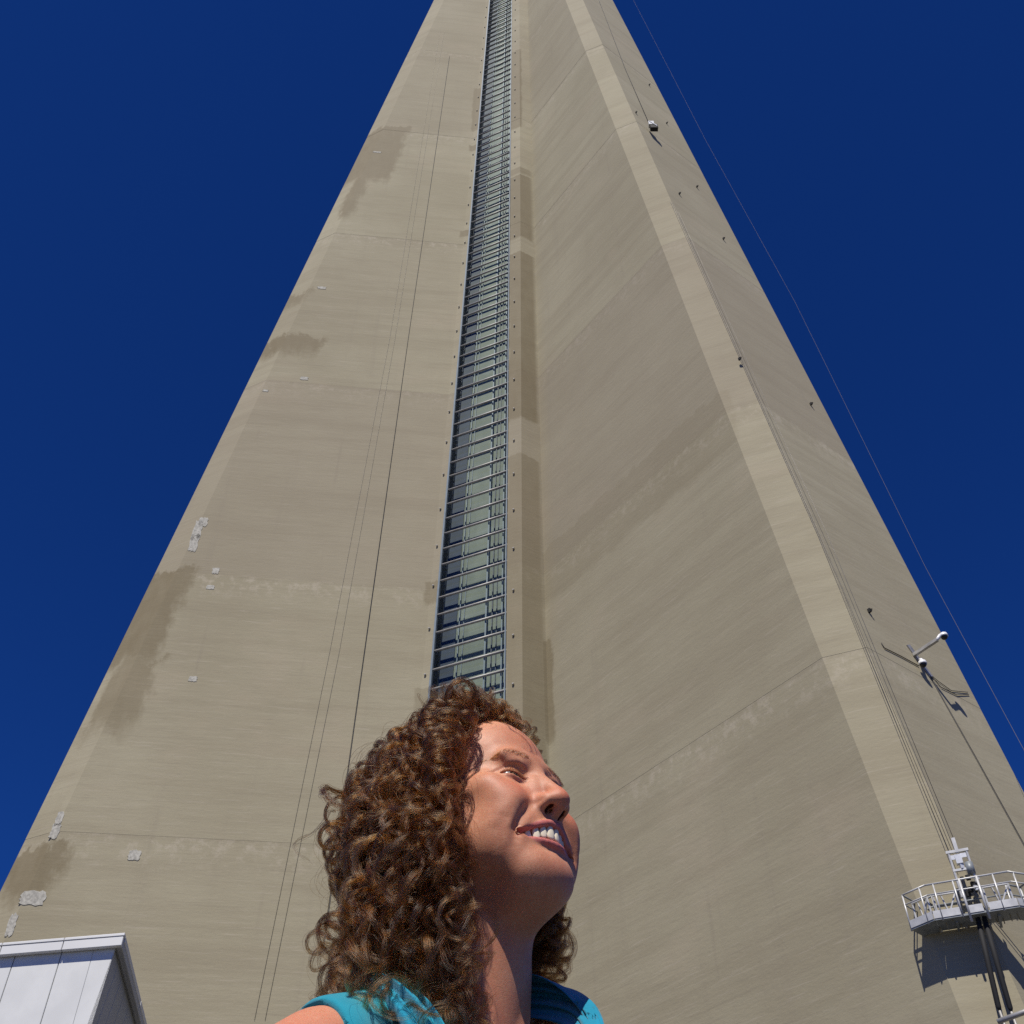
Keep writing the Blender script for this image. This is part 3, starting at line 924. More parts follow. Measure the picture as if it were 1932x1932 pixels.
# the body as a few simple solids, in head mm, for the locks to lie over
def soft_body(p):
    def el(c, r):
        q = (p - np.array(c)) ; r = np.array(r, float)
        k0 = np.linalg.norm(q / r, axis=-1); k1 = np.linalg.norm(q / r ** 2, axis=-1) + 1e-6
        return k0 * (k0 - 1) / k1
    def cp(a, b, ra, rb):
        a = np.array(a, float); b = np.array(b, float); ab = b - a
        t_ = np.clip(((p - a) @ ab) / (ab @ ab), 0, 1)
        return np.linalg.norm(p - a - t_[..., None] * ab, axis=-1) - (ra + (rb - ra) * t_)
    d = np.minimum(el((0, -87, 29), (73, 95, 81)), el((0, -47, -36), (63, 56, 78)))
    d = np.minimum(d, cp((0, -84, -62), (0, -100, -240), 50, 56))
    return d
def solid_body(p):     # shoulders and chest only stop the hair, they do not spread it
    def cp(a, b, ra, rb):
        a = np.array(a, float); b = np.array(b, float); ab = b - a
        t_ = np.clip(((p - a) @ ab) / (ab @ ab), 0, 1)
        return np.linalg.norm(p - a - t_[..., None] * ab, axis=-1) - (ra + (rb - ra) * t_)
    d = np.full(p.shape[:-1], 1e3)
    for sx in (1, -1):
        d = np.minimum(d, cp((sx * 30, -108, -222), (sx * 180, -112, -295), 34, 48))
    q = (p - np.array([0, -97, -400])) / np.array([152, 95, 168]); k0 = np.linalg.norm(q, axis=-1)
    return np.minimum(d, (k0 - 1) * 110)
def grad(f, p, h=1.5):
    g = np.zeros_like(p)
    for i in range(3):
        e = np.zeros(3); e[i] = h
        g[..., i] = f(p + e) - f(p - e)
    return unit(g)

ZC, ZR = np.array([2, 28, -40.0]), np.array([111, 103, 132.0])
def face_zone(p):      # > 0 inside the part of the face and throat that stays free of hair
    q = 1 - np.linalg.norm((p - ZC) / ZR, axis=-1)
    c = 1 - np.hypot(p[..., 0] + 45, p[..., 1] - 5) / 120
    return np.maximum(q, np.where(p[..., 2] < -95, c, -1))

def grow(n, seed, layer=(2, 78), length=(190, 330)):
    g = np.random.default_rng(seed)
    roots = []
    while len(roots) < n:
        v = unit(g.normal(size=3))
        p = np.array([0, -87, 29]) + v * np.array([72, 93.5, 80])
        if p[2] > -32 and face_zone(p) < -.015 and not (p[1] > -60 and p[2] < 0) and not (p[0] < -18 and p[1] > -82 and g.random() > .45):
            roots.append(p)
    r = np.array(roots)
    nrm = unit((r - np.array([0, -87, 29])) / np.array([72, 93.5, 80]) ** 2)
    L = g.uniform(*length, n) * np.where(r[:, 0] < -5, 1.18, 1.0)
    lay = layer[0] + (layer[1] - layer[0]) * g.random(n) ** .8
    step = 6.0
    nst = int(max(L) / step) + 1
    side = np.sign(r[:, 0] + g.normal(0, 12, n))
    fr = np.clip((r[:, 1] + 60) / 45, 0, 1)[:, None]
    d = unit(nrm * 1.0 + g.normal(0, .25, (n, 3)) + np.stack([side * .4, -.25 * np.ones(n), .0 * np.ones(n)], 1) + fr * np.stack([side * .7, -.5 * np.ones(n), .25 * np.ones(n)], 1))
    p = r.copy()
    path = [p.copy()]
    for i in range(nst - 1):
        s_ = i * step
        zf = np.interp(p[:, 2], [-260, -190, -120, -30, 50, 110], [.55, 1.0, .98, .72, .44, .27])
        xlo = np.interp(p[:, 2], [-150, -50], [1.1, .04])
        xf = xlo + (1 - xlo) * np.interp(p[:, 0], [-45, 15], [0, 1.0])
        want = lay * min(1, s_ / 70 + .12) * zf * xf
        dist = soft_body(p)
        gr = grad(soft_body, p)
        tgt = np.array([0, 0, -1.0])
        d = unit(d * .80 + tgt * (.16 + .12 * min(1, s_ / 120)))
        push = np.clip((want - dist) / 30, -.22, .9)[:, None]
        d = unit(d + gr * push * .55)
        fz = face_zone(p)
        m_ = np.clip((fz + .06) * 8, 0, 1)[:, None]
        away = -grad(face_zone, p) + np.stack([side * .5, -.6 * np.ones(n), np.zeros(n)], 1)
        d = unit(d + away * m_ * .9)
        sb = solid_body(p)
        hit = np.clip((5 + lay * .12 - sb) / 8, 0, 1)[:, None]
        gs = grad(solid_body, p); gs[:, 2] *= .4
        fwd = np.stack([np.zeros(n), np.where(p[:, 1] > -112, 1.0, -1.0), np.zeros(n)], 1)
        d = unit(d + (gs * .5 + fwd * .7) * hit * .8)
        p = p + d * step
        path.append(p.copy())
    path = np.stack(path, 1)
    s_ = np.arange(nst) * step
    for k in range(3):
        for wl, amp in ((150, 9.0), (70, 5.0)):
            ph = g.uniform(0, 6.28, (n, 1)); w_ = 2 * np.pi / (wl * g.uniform(.7, 1.4, (n, 1)))
            path[:, :, k] += amp * g.uniform(.3, 1.2, (n, 1)) * (1 if k < 2 else .5) * np.clip(s_ / 90, 0, 1) * np.sin(ph + w_ * s_)
    return path, L, step, g

def coil(path, L, step, g, per, rad=(4, 12), pitch=(22, 40), frizz=1.0, spread=4.5, tones=None):
    """turn centre paths into strands"""
    out = []; rr = []
    N, S, _ = path.shape
    ds = 1.9
    for i in range(N):
        m_ = int(L[i] / step)
        c0 = path[i, :m_ + 1]
        s0 = np.arange(m_ + 1) * step
        s = np.arange(0, s0[-1], ds)
        c = np.stack([np.interp(s, s0, c0[:, k]) for k in range(3)], 1)
        ker = np.ones(9) / 9
        for k in range(3):
            c[:, k] = np.convolve(np.pad(c[:, k], 4, 'edge'), ker, 'valid')
        tg = unit(np.gradient(c, axis=0))
        ref = unit(g.normal(size=3))
        u = unit(np.cross(tg, ref)); w = np.cross(tg, u)
        R0 = g.uniform(*rad); Pt = g.uniform(*pitch)
        hand = g.choice([-1, 1])
        ph0 = g.uniform(0, 6.28)
        wob = np.cumsum(g.normal(0, .055, len(s)))
        env = np.clip(s / 45, 0, 1) ** .8 * (1 + .45 * np.sin(s / 55 + g.uniform(0, 6)))
        rad_c = R0 * env
        lf = 1 + .38 * np.sin(s / g.uniform(35, 80) + g.uniform(0, 6.28))
        phase = ph0 + hand * 2 * np.pi * np.cumsum(lf) * ds / Pt + wob
        tight = 1 - .35 * s / s[-1]
        tone = g.random() ** 2.2
        for k in range(per):
            dp = g.normal(0, .11); dr = g.normal(1, .07)
            o1, o2 = g.normal(0, spread * .5, 2)
            lag = g.normal(0, 1.6)
            cut = int(len(s) * g.uniform(.72, 1.0))
            fz = np.cumsum(g.normal(0, .16 * frizz, (cut, 3)), 0) * np.linspace(.1, 1, cut)[:, None]
            ph = phase[:cut] + dp + fz[:, 0] * .03
            q = c[:cut] + (u[:cut] * np.cos(ph)[:, None] + w[:cut] * np.sin(ph)[:, None]) * (rad_c[:cut] * dr)[:, None]
            q = q + (u[:cut] * o1 + w[:cut] * o2) * tight[:cut, None] + tg[:cut] * lag + fz * .6
            out.append(q); tones.append(np.clip(tone + g.normal(0, .10), 0, 1))
            rr.append(np.linspace(1, .35, cut) * g.uniform(.75, 1.25))
    return out, rr

HAIR = hair_material('brown_hair', (.031, .0112, .0032), .5, .14)
P_, rr_, tones = [], [], []
for (n, seed, per, lay, ln, rad, pit, fr, sp) in (
        (280, 11, 28, (4, 42), (260, 400), (5, 11), (24, 44), .55, 5.0),        # inner mass
        (115, 23, 46, (30, 96), (210, 390), (8, 15), (25, 48), .30, 2.5),
        (110, 24, 40, (26, 92), (200, 390), (5, 10), (19, 38), .32, 2.2),
        (70, 29, 26, (20, 90), (160, 380), (3, 7), (34, 70), .7, 3.0),    # outer curls
        (120, 31, 20, (14, 74), (60, 140), (5, 11), (17, 28), .8, 3.0),         # short curls of the crown
        (120, 37, 3, (30, 100), (120, 340), (6, 16), (26, 60), 1.6, 8.0)):     # flyaways
    path, L, st, g = grow(n, seed, lay, ln)
    a_, b_ = coil(path, L, st, g, per, rad, pit, fr, sp, tones)
    P_ += a_; rr_ += b_
def wisp(pts, per, R0, Pt, seed, spread=2.0):
    pts = np.array(pts, float); g = np.random.default_rng(seed)
    seg = np.r_[0, np.cumsum(np.linalg.norm(np.diff(pts, axis=0), axis=1))]
    sN = np.arange(0, seg[-1], 6.0)
    path = np.stack([np.interp(sN, seg, pts[:, k]) for k in range(3)], 1)[None]
    a_, b_ = coil(path, np.array([sN[-1]]), 6.0, g, per, (R0, R0 * 1.1), (Pt, Pt * 1.1), .8, spread, tones)
    P_.extend(a_); rr_.extend(b_)
wisp([(26, -34, 88), (25, -10, 86), (22, 9, 70), (18, 13, 54), (15, 15, 40), (13, 15, 27)], 12, 5, 34, 1, 2.5)
wisp([(14, -34, 90), (14, -8, 88), (10, 11, 72), (14, 15, 56), (20, 14, 46)], 9, 5, 30, 2, 2.5)
gw = np.random.default_rng(77)
for i in range(34):      # short curls piled along the front hairline
    x0 = gw.uniform(-34, 46); y0 = gw.uniform(-44, -20); q = np.array([x0, y0 + 87, 0]) / np.array([72, 93.5, 1])
    z0 = 29 + 80 * math.sqrt(max(.05, 1 - q[0] ** 2 - q[1] ** 2))
    r_ = np.array([x0, y0, z0]); up_ = gw.uniform(14, 30); sd = gw.choice([-1, 1]); ln_ = gw.uniform(22, 48)
    wisp([r_, r_ + (0, 6, up_ * .8), r_ + (sd * ln_ * .4, gw.uniform(2, 14), up_), r_ + (sd * ln_, gw.uniform(-10, 10), up_ * .7 - 6), r_ + (sd * ln_ * 1.4, -14, up_ * .3 - 12)], 22, gw.uniform(5, 9), gw.uniform(17, 28), 100 + i, 2.6)
wisp([(62, -50, 10), (68, -36, -30), (66, -34, -70), (60, -44, -110), (62, -50, -150)], 5, 6, 40, 4, 4)
wisp([(150, -120, -30), (185, -120, -60), (195, -120, -95), (180, -120, -110)], 6, 9, 60, 5, 1.5)
gb = np.random.default_rng(91)
cnt_ = 0
while cnt_ < 420:        # fine hairs at the edge of the hairline, combed back
    v = unit(gb.normal(size=3)); p = np.array([0, -87, 29]) + v * np.array([72.3, 93.8, 80.3])
    fz_ = face_zone(p)
    if p[2] < 5 or not (-.03 < fz_ < .045 * gb.random() + .005):
        continue
    n3 = unit((p - np.array([0, -87, 29])) / np.array([72, 93.5, 80]) ** 2)
    aw = -grad(face_zone, p[None])[0] + gb.normal(0, .25, 3) + np.array([0, -.3, .15])
    aw = unit(aw - n3 * (aw @ n3)); L_ = gb.uniform(18, 42); m__ = 14
    s_ = np.linspace(0, 1, m__)
    q = p + np.outer(s_ * L_, aw); q = q + np.outer(np.sin(s_ * gb.uniform(3, 9)) * gb.uniform(1, 3) * s_, np.cross(aw, n3))
    k_ = (q - np.array([0, -87, 29])) / np.array([72.5, 94, 80.5]); q = np.array([0, -87, 29]) + k_ / np.linalg.norm(k_, axis=1)[:, None] * np.array([72.5, 94, 80.5]) * (1.0 + .05 * s_ * gb.random())[:, None]
    P_.append(q); rr_.append(np.linspace(1, .3, m__) * .55); tones.append(.35); cnt_ += 1
print('strands', len(P_), 'points', sum(map(len, P_)))
P_ = [h2w(p) for p in P_]
rr_ = [r_ * .00017 for r_ in rr_]
hair = curves_object('hair', P_, rr_, HAIR, person)
at = hair.data.attributes.new('tone', 'FLOAT', 'CURVE')
at.data.foreach_set('value', np.array(tones, np.float32))

# brows and lashes
BROW = hair_material('brow_hair', (.16, .085, .04), .3, .2)
bp, br = [], []
g = np.random.default_rng(5)
def surf_y(x, z):
    """front surface of the face at head (x, z)"""
    ys_ = np.arange(40, -60, -.8)
    pts = np.stack([np.full(len(ys_), x), ys_, np.full(len(ys_), z)], 1)
    b = h2b(pts)
    F = BODY
    i = np.clip(np.searchsorted(F.xs, b[:, 0]), 0, len(F.xs) - 1); j = np.clip(np.searchsorted(F.ys, b[:, 1]), 0, len(F.ys) - 1); k = np.clip(np.searchsorted(F.zs, b[:, 2]), 0, len(F.zs) - 1)
    v = F.v[i, j, k]
    h_ = np.nonzero(v < 0)[0]
    return ys_[h_[0]] if len(h_) else -20
for sx in (1, -1):
    bp, br = [], []
    for i in range(220):
        u_ = g.random() ** .9
        x = 11 + 38 * u_; z = 14.0 - .007 * (x - 28) ** 2 + g.normal(0, 1.9 * (1 - .6 * u_))
        y0 = surf_y(sx * x, z)
        ln = g.uniform(6, 9)
        dx, dz = .93, .36 - .75 * u_ + g.normal(0, .12)
        pts = []
        for s in np.linspace(0, 1, 6):
            xx, zz = x + dx * ln * s, z + dz * ln * s
            pts.append((sx * xx, surf_y(sx * xx, zz) + 1.0 + 1.1 * math.sin(math.pi * s), zz))
        bp.append(h2w(np.array(pts))); br.append(np.linspace(1, .3, 6) * .00009)
    curves_object('eyebrow', bp, br, BROW, person)
    bp, br = [], []
    for i in range(80):
        u_ = -1 + 2 * i / 79
        w = max(1 - u_ * u_, 0)
        x = EX + .5 + 13.2 * u_
        z = EZ + 2.7 * w ** .75 + 1.6 * u_ - .2
        y = EY + math.sqrt(max(13.9 ** 2 - (x - EX) ** 2 - (z - EZ) ** 2, 1))
        s = np.linspace(0, 1, 6)[:, None]
        dirv = np.array([sx * (.35 * u_ + g.normal(0, .08)), 1.0, .05])
        pts = np.array([sx * x, y, z]) + s * dirv * 6.8 + s ** 2 * np.array([0, 0, .8])
        bp.append(h2w(pts)); br.append(np.linspace(1, .25, 6) * .00019)
    curves_object('eyelash', bp, br, hair_material('lash_hair', (.05, .028, .014), .2, .05), person)
# ================================================================== clothes
TURQ = None
def cloth(name, col):
    m_ = mat(name); t = NT(m_)
    co = t.n('ShaderNodeTexCoord').outputs['Object']
    wv = t.noise(t.vmul(co, (900, 900, 900)), 1.0, 2)
    c = t.mix(t.ramp(t.noise(co, 18, 4), .3, .75), tuple(v * .82 for v in col), tuple(min(1, v * 1.12) for v in col))
    t.bsdf(Base_Color=c, Roughness=.82, Specular_IOR_Level=.2, Sheen_Weight=.25, Normal=t.bump(t.m('ADD', wv, t.m('MULTIPLY', t.noise(co, 55, 3), 2.0)), .35, .0012))
    return m_
TURQ = cloth('turquoise_cotton', (.006, .23, .31))
SCARFM = cloth('turquoise_scarf_cloth', (.003, .27, .42))
DENIM = cloth('dark_denim', (.025, .035, .07))
# sleeveless top: the trunk grown by a few mm, opened at neck and arms
xs = steps((-230, 230, 4)); ys = steps((-225, 60, 4)); zs = steps((-800, -340, 7), (-340, -195, 3))
F = Field(xs, ys, zs)
torso_prims(F, 7)
for sx in (1, -1):
    F.ell((sx * 148, -112, -272), (34, 50, 52), 14, head=False)
X, Y, Z = F.xs[:, None, None], F.ys[None, :, None], F.zs[None, None, :]
neck = np.sqrt((X / 92) ** 2 + ((Y + 72) / 95) ** 2 + ((Z + 205) / 82) ** 2) - 1           # scooped neckline
arm = lambda sx: np.sqrt(((Y + 112) / 66) ** 2 + ((Z + 304) / 84) ** 2) - 1 + np.clip((163 - X * sx) / 25, 0, 3)
def smx(a, b, k=5.0):
    h_ = np.clip(.5 + .5 * (a - b) / k, 0, 1)
    return (b + (a - b) * h_ + k * h_ * (1 - h_)).astype(np.float32)
F.v = smx(F.v, -neck * 70)
for sx in (1, -1):
    F.v = smx(F.v, -arm(sx) * 60)
F.v = np.maximum(F.v, -(Z + 790))
wr = 2.2 * np.sin(X * .06 + Z * .03) * np.sin(Z * .05 + Y * .02)
F.v = F.v + wr.astype(np.float32)
P, Q = F.mesh()
top = link('sleeveless_top', np_mesh('sleeveless_top', b2w(P), Q, TURQ), person)
# trousers and shoes, below the frame
xs = steps((-260, 260, 8)); ys = steps((-240, 20, 8)); zs = steps((-1500, -740, 10))
F = Field(xs, ys, zs)
F.ell((0, -105, -720), (170, 114, 125), 20, head=False)
for sx in (1, -1):
    F.cap((sx * 82, -108, -780), (sx * 94, -98, -1110), 92, 68, 30, head=False)
    F.cap((sx * 94, -98, -1110), (sx * 100, -114, -1500), 68, 58, 14, head=False)
F.v = np.maximum(F.v, (F.zs[None, None, :] + 760))
P, Q = F.mesh()
link('trousers', np_mesh('trousers', b2w(P), Q, DENIM), person)
SHOE = simple('shoe_leather', (.10, .07, .05), .5)
for sx in (1, -1):
    xs = steps((-70, 70, 6)); ys = steps((-190, 80, 6)); zs = steps((-1570, -1470, 4))
    F = Field(xs + sx * 102, ys, zs)
    F.cap((sx * 99, -118, -1512), (sx * 108, 26, -1526), 44, 36, 14, head=False)
    F.v = np.maximum(F.v, -(F.zs[None, None, :] + 1549))
    P, Q = F.mesh()
    P = b2w(P)
    P[:, 2] = np.maximum(P[:, 2] - P[:, 2].min() + .001, .001)
    link('shoe', np_mesh('shoe', P, Q, SHOE), person)

# scarf: a soft folded band hung round the neck
def ribbon(name, path, wid, folds, depth, material, parent, seed, thick=2.4):
    """path: body-mm points with an outward and a width direction; pleated sheet with real thickness"""
    g = random.Random(seed)
    npth = 70; nw = 34
    pts = np.array([q[0] for q in path], float); outs = np.array([q[1] for q in path], float); wds = np.array([q[2] for q in path], float)
    s = np.linspace(0, 1, len(pts)); S = np.linspace(0, 1, npth)
    def cr(a):
        from_ = []
        for k in range(3):
            f_ = np.interp(S, s, a[:, k])
            ker = np.hanning(13); ker /= ker.sum()
            f_ = np.convolve(np.pad(f_, 6, 'edge'), ker, 'valid')
            from_.append(f_)
        return np.stack(from_, 1)
    c, o_, w_ = cr(pts), unit(cr(outs)), unit(cr(wds))
    ph = [g.uniform(0, 6.28) for _ in range(4)]
    sheets = []
    for lay in (0, 1):
        V = []
        for i in range(npth):
            for j in range(nw):
                v = j / (nw - 1) * 2 - 1
                f_ = math.sin(v * folds * math.pi + ph[0] + 1.2 * math.sin(S[i] * 5 + ph[1])) * .6 + .4 * math.sin(v * folds * 1.9 * math.pi + ph[2] + S[i] * 4)
                bulge = (1 - v * v) * depth * 1.2
                dd = bulge + f_ * depth * .6 * (1 - .3 * abs(v)) + (thick if lay else 0)
                V.append(c[i] + w_[i] * (v * wid * (1 + .10 * math.sin(S[i] * 9 + ph[3]))) + o_[i] * dd)
        sheets.append(V)
    V = sheets[0] + sheets[1]
    n1 = npth * nw
    Fq = []
    for i in range(npth - 1):
        for j in range(nw - 1):
            a = i * nw + j
            Fq.append((a, a + 1, a + nw + 1, a + nw)); Fq.append((n1 + a, n1 + a + nw, n1 + a + nw + 1, n1 + a + 1))
    for i in range(npth - 1):
        for j in (0, nw - 1):
            a = i * nw + j; Fq.append((a, a + nw, n1 + a + nw, n1 + a) if j == 0 else (a, n1 + a, n1 + a + nw, a + nw))
    for j in range(nw - 1):
        for i in (0, npth - 1):
            a = i * nw + j; Fq.append((a, n1 + a, n1 + a + 1, a + 1) if i == 0 else (a, a + 1, n1 + a + 1, n1 + a))
    return link(name, np_mesh(name, b2w(np.array(V)), np.array(Fq), material), parent)
loop = []
for (x, y, z, ox, oy, oz, wx, wy, wz) in (
        (70, -6, -420, .3, .9, .2, 1, 0, .2), (88, -14, -320, .4, .85, .3, 1, -.3, .3), (106, -40, -238, .5, .6, .6, .8, -.5, .1), (98, -98, -196, .6, 0, .8, .4, -.8, .4), (62, -142, -186, .5, -.6, .6, 0, -.6, .8),
        (0, -166, -176, 0, -.9, .4, 0, -.3, .95), (-52, -142, -150, -.6, -.7, .3, 0, -.2, .95), (-72, -98, -150, -.95, 0, .2, 0, .1, .95), (-62, -40, -178, -.6, .75, .2, -.3, -.3, .85), (-34, 4, -226, -.2, .9, .4, -.75, -.1, .6), (-30, 2, -350, -.2, .95, .2, -1, 0, .1)):
    loop.append(((x, y, z), (ox, oy, oz), (wx, wy, wz)))
scarf = ribbon('scarf', loop, 22, 3.1, 11, SCARFM, None, 3)
tag(scarf, 'bright turquoise scarf hanging round the woman\'s neck', 'scarf')

# ================================================================== white building at the lower left
WHITE = simple('white_cladding', (.66, .665, .645), .5, 0, .05, 1.6)
TRIM = simple('white_trim', (.70, .70, .68), .45, 0, .03, .6)
WHITE_SHADE = simple('white_cladding_shaded', (.40, .41, .42), .5, 0, .06, .6)  # return and soffit: white cladding with their shade put into the colour
ROOFZ = 7.4
c0 = ray(235, 1760); c0 = c0 * (ROOFZ / c0.z)               # fascia corner, relative to camera
ux = Vector((-math.cos(R(10.5)), math.sin(R(10.5)), 0))      # along the front, to the left
uy = Vector((-math.sin(R(9)), math.cos(R(9)), 0))            # away from the camera
bld = empty('pavilion', (c0.x, c0.y, 0))
tag(bld, 'white clad pavilion corner with projecting roof edge at the lower left', 'building')
def bp_(a, b, z): return Vector((c0.x, c0.y, 0)) + ux * a + uy * b + Vector((0, 0, CAM_H + ROOFZ + z))
def solid(name, a0, a1, b0, b1, z0, z1, m__, par=bld, lean=0.0):
    vs = [bp_(a, b, z) + ux * (lean * (z1 - z) if a == a0 else 0) for z in (z0, z1) for a, b in ((a0, b0), (a1, b0), (a1, b1), (a0, b1))]
    o = link(name, mesh(name, vs, [(0, 1, 2, 3), (7, 6, 5, 4), (0, 4, 5, 1), (1, 5, 6, 2), (2, 6, 7, 3), (3, 7, 4, 0)], m__)); inw(o, par); 
    bm = bmesh.new(); bm.from_mesh(o.data); bmesh.ops.recalc_face_normals(bm, faces=bm.faces)
    bmesh.ops.bevel(bm, geom=bm.edges[:], offset=.008, segments=1, affect='EDGES'); bm.to_mesh(o.data); bm.free()
    return o
FH = .205
# roof edge: two fascia lengths and a cap, on front and side
FA = [0, 1.07, 2.2, 3.6, 5.2, 7.5]
for a0, a1 in zip(FA[:-1], FA[1:]):
    solid('fascia_panel', a0 + (.0 if a0 == 0 else .006), a1 - .006, 0, .10, -FH, -.052, TRIM)
    solid('roof_cap', a0 + (-.012 if a0 == 0 else .004), a1 - .004, -.012, .14, -.050, 0, TRIM)
for b0, b1 in ((.105, 3.0), (3.0, 6.0), (6.0, 9.0)):
    solid('fascia_panel', 0, .10, b0 + .003, b1 - .006, -FH, -.052, WHITE_SHADE)
    solid('roof_cap', -.012, .14, b0 + .04, b1 - .006, -.094, 0, TRIM)
solid('soffit', .103, 7.5, .103, 9.0, -.165, -.12, WHITE_SHADE)
roof = solid('roof', .145, 7.5, .145, 9.0, -.115, -.012, TRIM)
WA = [.13, .50, 1.08, 1.93, 2.8, 3.7, 4.6, 5.5, 7.5]
for i, (a0, a1) in enumerate(zip(WA[:-1], WA[1:])):
    solid('wall_panel', a0 + (0 if i == 0 else .006), a1 - .006, .125, .19, -ROOFZ - CAM_H, -.168, WHITE, lean=(.11 if i == 0 else 0))
WB = [.195, .8, 1.4, 2.0, 2.7, 3.8, 4.9, 6.0, 9.0]
for b0, b1 in zip(WB[:-1], WB[1:]):
    solid('wall_panel', .14, 1.9, b0 + .006, b1 - .006, -ROOFZ - CAM_H, -.168, WHITE_SHADE, lean=.11)
solid('core_wall', 1.92, 7.4, .20, 8.9, -ROOFZ - CAM_H, -.17, WHITE_SHADE)

# ================================================================== ropes and cables
CABLE = simple('dark_rope', (.035, .033, .03), .7, 0, .2, 2)
WIRE = simple('grey_wire', (.20, .185, .16), .5, .4, .2, 2)
def line(name, pts, r, m__, label, cat='cable', group=None, n=6):
    o = MB().tube(pts, r, n).build(name, m__, None, True)
    tag(o, label, cat, group); return o
def LW(px, py, off): return on_plane(px, py, N_L, S_L + off) + CAMP
def extend(a, b, ka, kb):
    d = b - a; return [a - d * ka, b + d * kb]
line('rope', [LW(848, 105, .05), LW(770, 640, .02), LW(652, 1480, .07), LW(610, 1780, .08)], .014, CABLE, 'dark taut rope hanging down the face of the left wing', 'rope')
line('wire', [LW(838, 60, .02), LW(745, 640, .02), LW(640, 1230, .02), LW(500, 1925, .02)], .0055, WIRE, 'right of two thin grey lines down the left wing', 'wire')  # thin grey tubes close to the wall, left of the dark rope
line('wire', [LW(830, 60, .02), LW(735, 640, .02), LW(622, 1230, .02), LW(480, 1925, .02)], .0055, WIRE, 'left of two thin grey lines down the left wing', 'wire')
N_K = naz(-21)
# chamfer plane of the right wing leans back with height: find its point under a pixel by marching in z
def chamfer_pt(px, py, off=.12):
    d = ray(px, py); lo, hi = 8.0, 110.0
    for _ in range(60):
        z = (lo + hi) / 2
        P_c = plan(z); C_, D_ = P_c[14], P_c[13]
        nn = Vector((-(D_ - C_).y, (D_ - C_).x, 0)).normalized()
        if nn.y > 0: nn = -nn
        q = d * (z / d.z)
        if (q - Vector((C_.x, C_.y, 0)) - nn * off).dot(nn) > 0: lo = z      # still in front of the wall
        else: hi = z
    return d * (z / d.z) + CAMP
def end_pt(px, py, off=.05):
    d = ray(px, py); lo, hi = 8.0, 110.0
    for _ in range(60):
        z = (lo + hi) / 2
        q = d * (z / d.z)
        if q.dot(T_R) > tipR(z) + off: lo = z
        else: hi = z
    return d * (z / d.z) + CAMP
hi_a, hi_b = chamfer_pt(1330, 560), chamfer_pt(1542, 1006)
line('rope', [chamfer_pt(1265, 380, .04), chamfer_pt(1542, 1006, .05), chamfer_pt(1793, 1612, .3)], .007, WIRE, 'left rope of the close pair running down to the hanging platform', 'rope')
line('rope', [chamfer_pt(1268, 380, .04), chamfer_pt(1546, 1006, .05), chamfer_pt(1799, 1612, .3)], .007, WIRE, 'right rope of the close pair running down to the hanging platform', 'rope')
line('wire', [chamfer_pt(1280, 400, .03), chamfer_pt(1560, 1006, .04), chamfer_pt(1804, 1594, .3)], .008, WIRE, 'thin grey wire ending at the platform hoist', 'wire')
line('rope', [end_pt(1752, 1270, .03), end_pt(1842, 1430, .04), end_pt(1935, 1598, .04), end_pt(1990, 1700, .05)], .014, CABLE, 'dark rope below the camera bracket down to the right edge', 'rope')
line('wire', [end_pt(1130, 0, .06), end_pt(1180, 130, .06), end_pt(1226, 236, .06)], .014, CABLE, 'thin line running up from the small hoist near the top', 'wire')
def far(px, py, dist): return ray(px, py).normalized() * dist + CAMP
sky_pts = [far(1060, -270, 150), far(1195, 0, 118), far(1330, 262, 92), far(1500, 570, 70), far(1745, 1068, 47), far(1932, 1415, 36), far(2160, 1800, 28)]
line('sky_cable', sky_pts, .007, simple('pale_cable', (.10, .10, .11), .7, .1), 'long thin cable crossing the open sky right of the tower')

# ================================================================== hoist near the top right
hz_ = end_pt(1229, 238, .35)
hb = empty('rope_hoist', hz_); tag(hb, 'tiny white and dark hoist hanging high on the right wing', 'hoist')
LM_ = simple('light_metal', (.62, .63, .64), .35, .3, .08, 4)
BLK = simple('black_rubber', (.010, .010, .011), .8, 0, .2, 4)
o = MB().box((0, 0, .25), (.35, .3, .45)).build('housing', LM_, hb); o = MB().box((.15, 0, -.25), (.5, .3, .45)).build('seat', BLK, hb)
o = MB().tube([(-.1, -.16, .4), (.35, -.16, -.3)], .04).build('guard', LM_, hb)

# small eye brackets along the wing edges
brkm = MB(); brkm.box((0, 0, 0), (.10, .14, .22)); brkm.tube([(0, -.07, .05), (0, -.16, .0), (0, -.10, -.12)], .03, 6); brk2 = brkm.data('wall_eye', BLK)
spots = [(1395, 677), (1365, 450), (1530, 762), (1282, 365), (1200, 212), (1640, 1152), (1315, 352), (1258, 232), (1225, 160)]
words = ['halfway up the right wing crease', 'above the middle joint at the right edge', 'at the right edge level with the middle joint', 'on the crease below the hoist', 'on the crease above the hoist', 'left of the security cameras', 'at the right edge below the hoist', 'at the right edge beside the hoist', 'at the right edge above the hoist']
for (px, py), w_ in zip(spots, words):
    o = link('wall_eye', brk2); o.location = end_pt(px, py, .05); o.scale = (.7, .7, .7); o.rotation_euler = (0, 0, R(36))
    tag(o, 'small dark rope eye ' + w_, 'bracket', 'rope eyes on the right wing')

# ================================================================== security cameras
base = end_pt(1738, 1252, .0)
sc_ = empty('security_camera', base); tag(sc_, 'white dome security camera on the long arm against the sky', 'camera')
tx = Vector((math.cos(R(36)), math.sin(R(36)), 0))        # along the end face
nx_ = T_R
arm0 = end_pt(1724, 1236, .02); 
d = ray(1768, 1207); arm1 = None
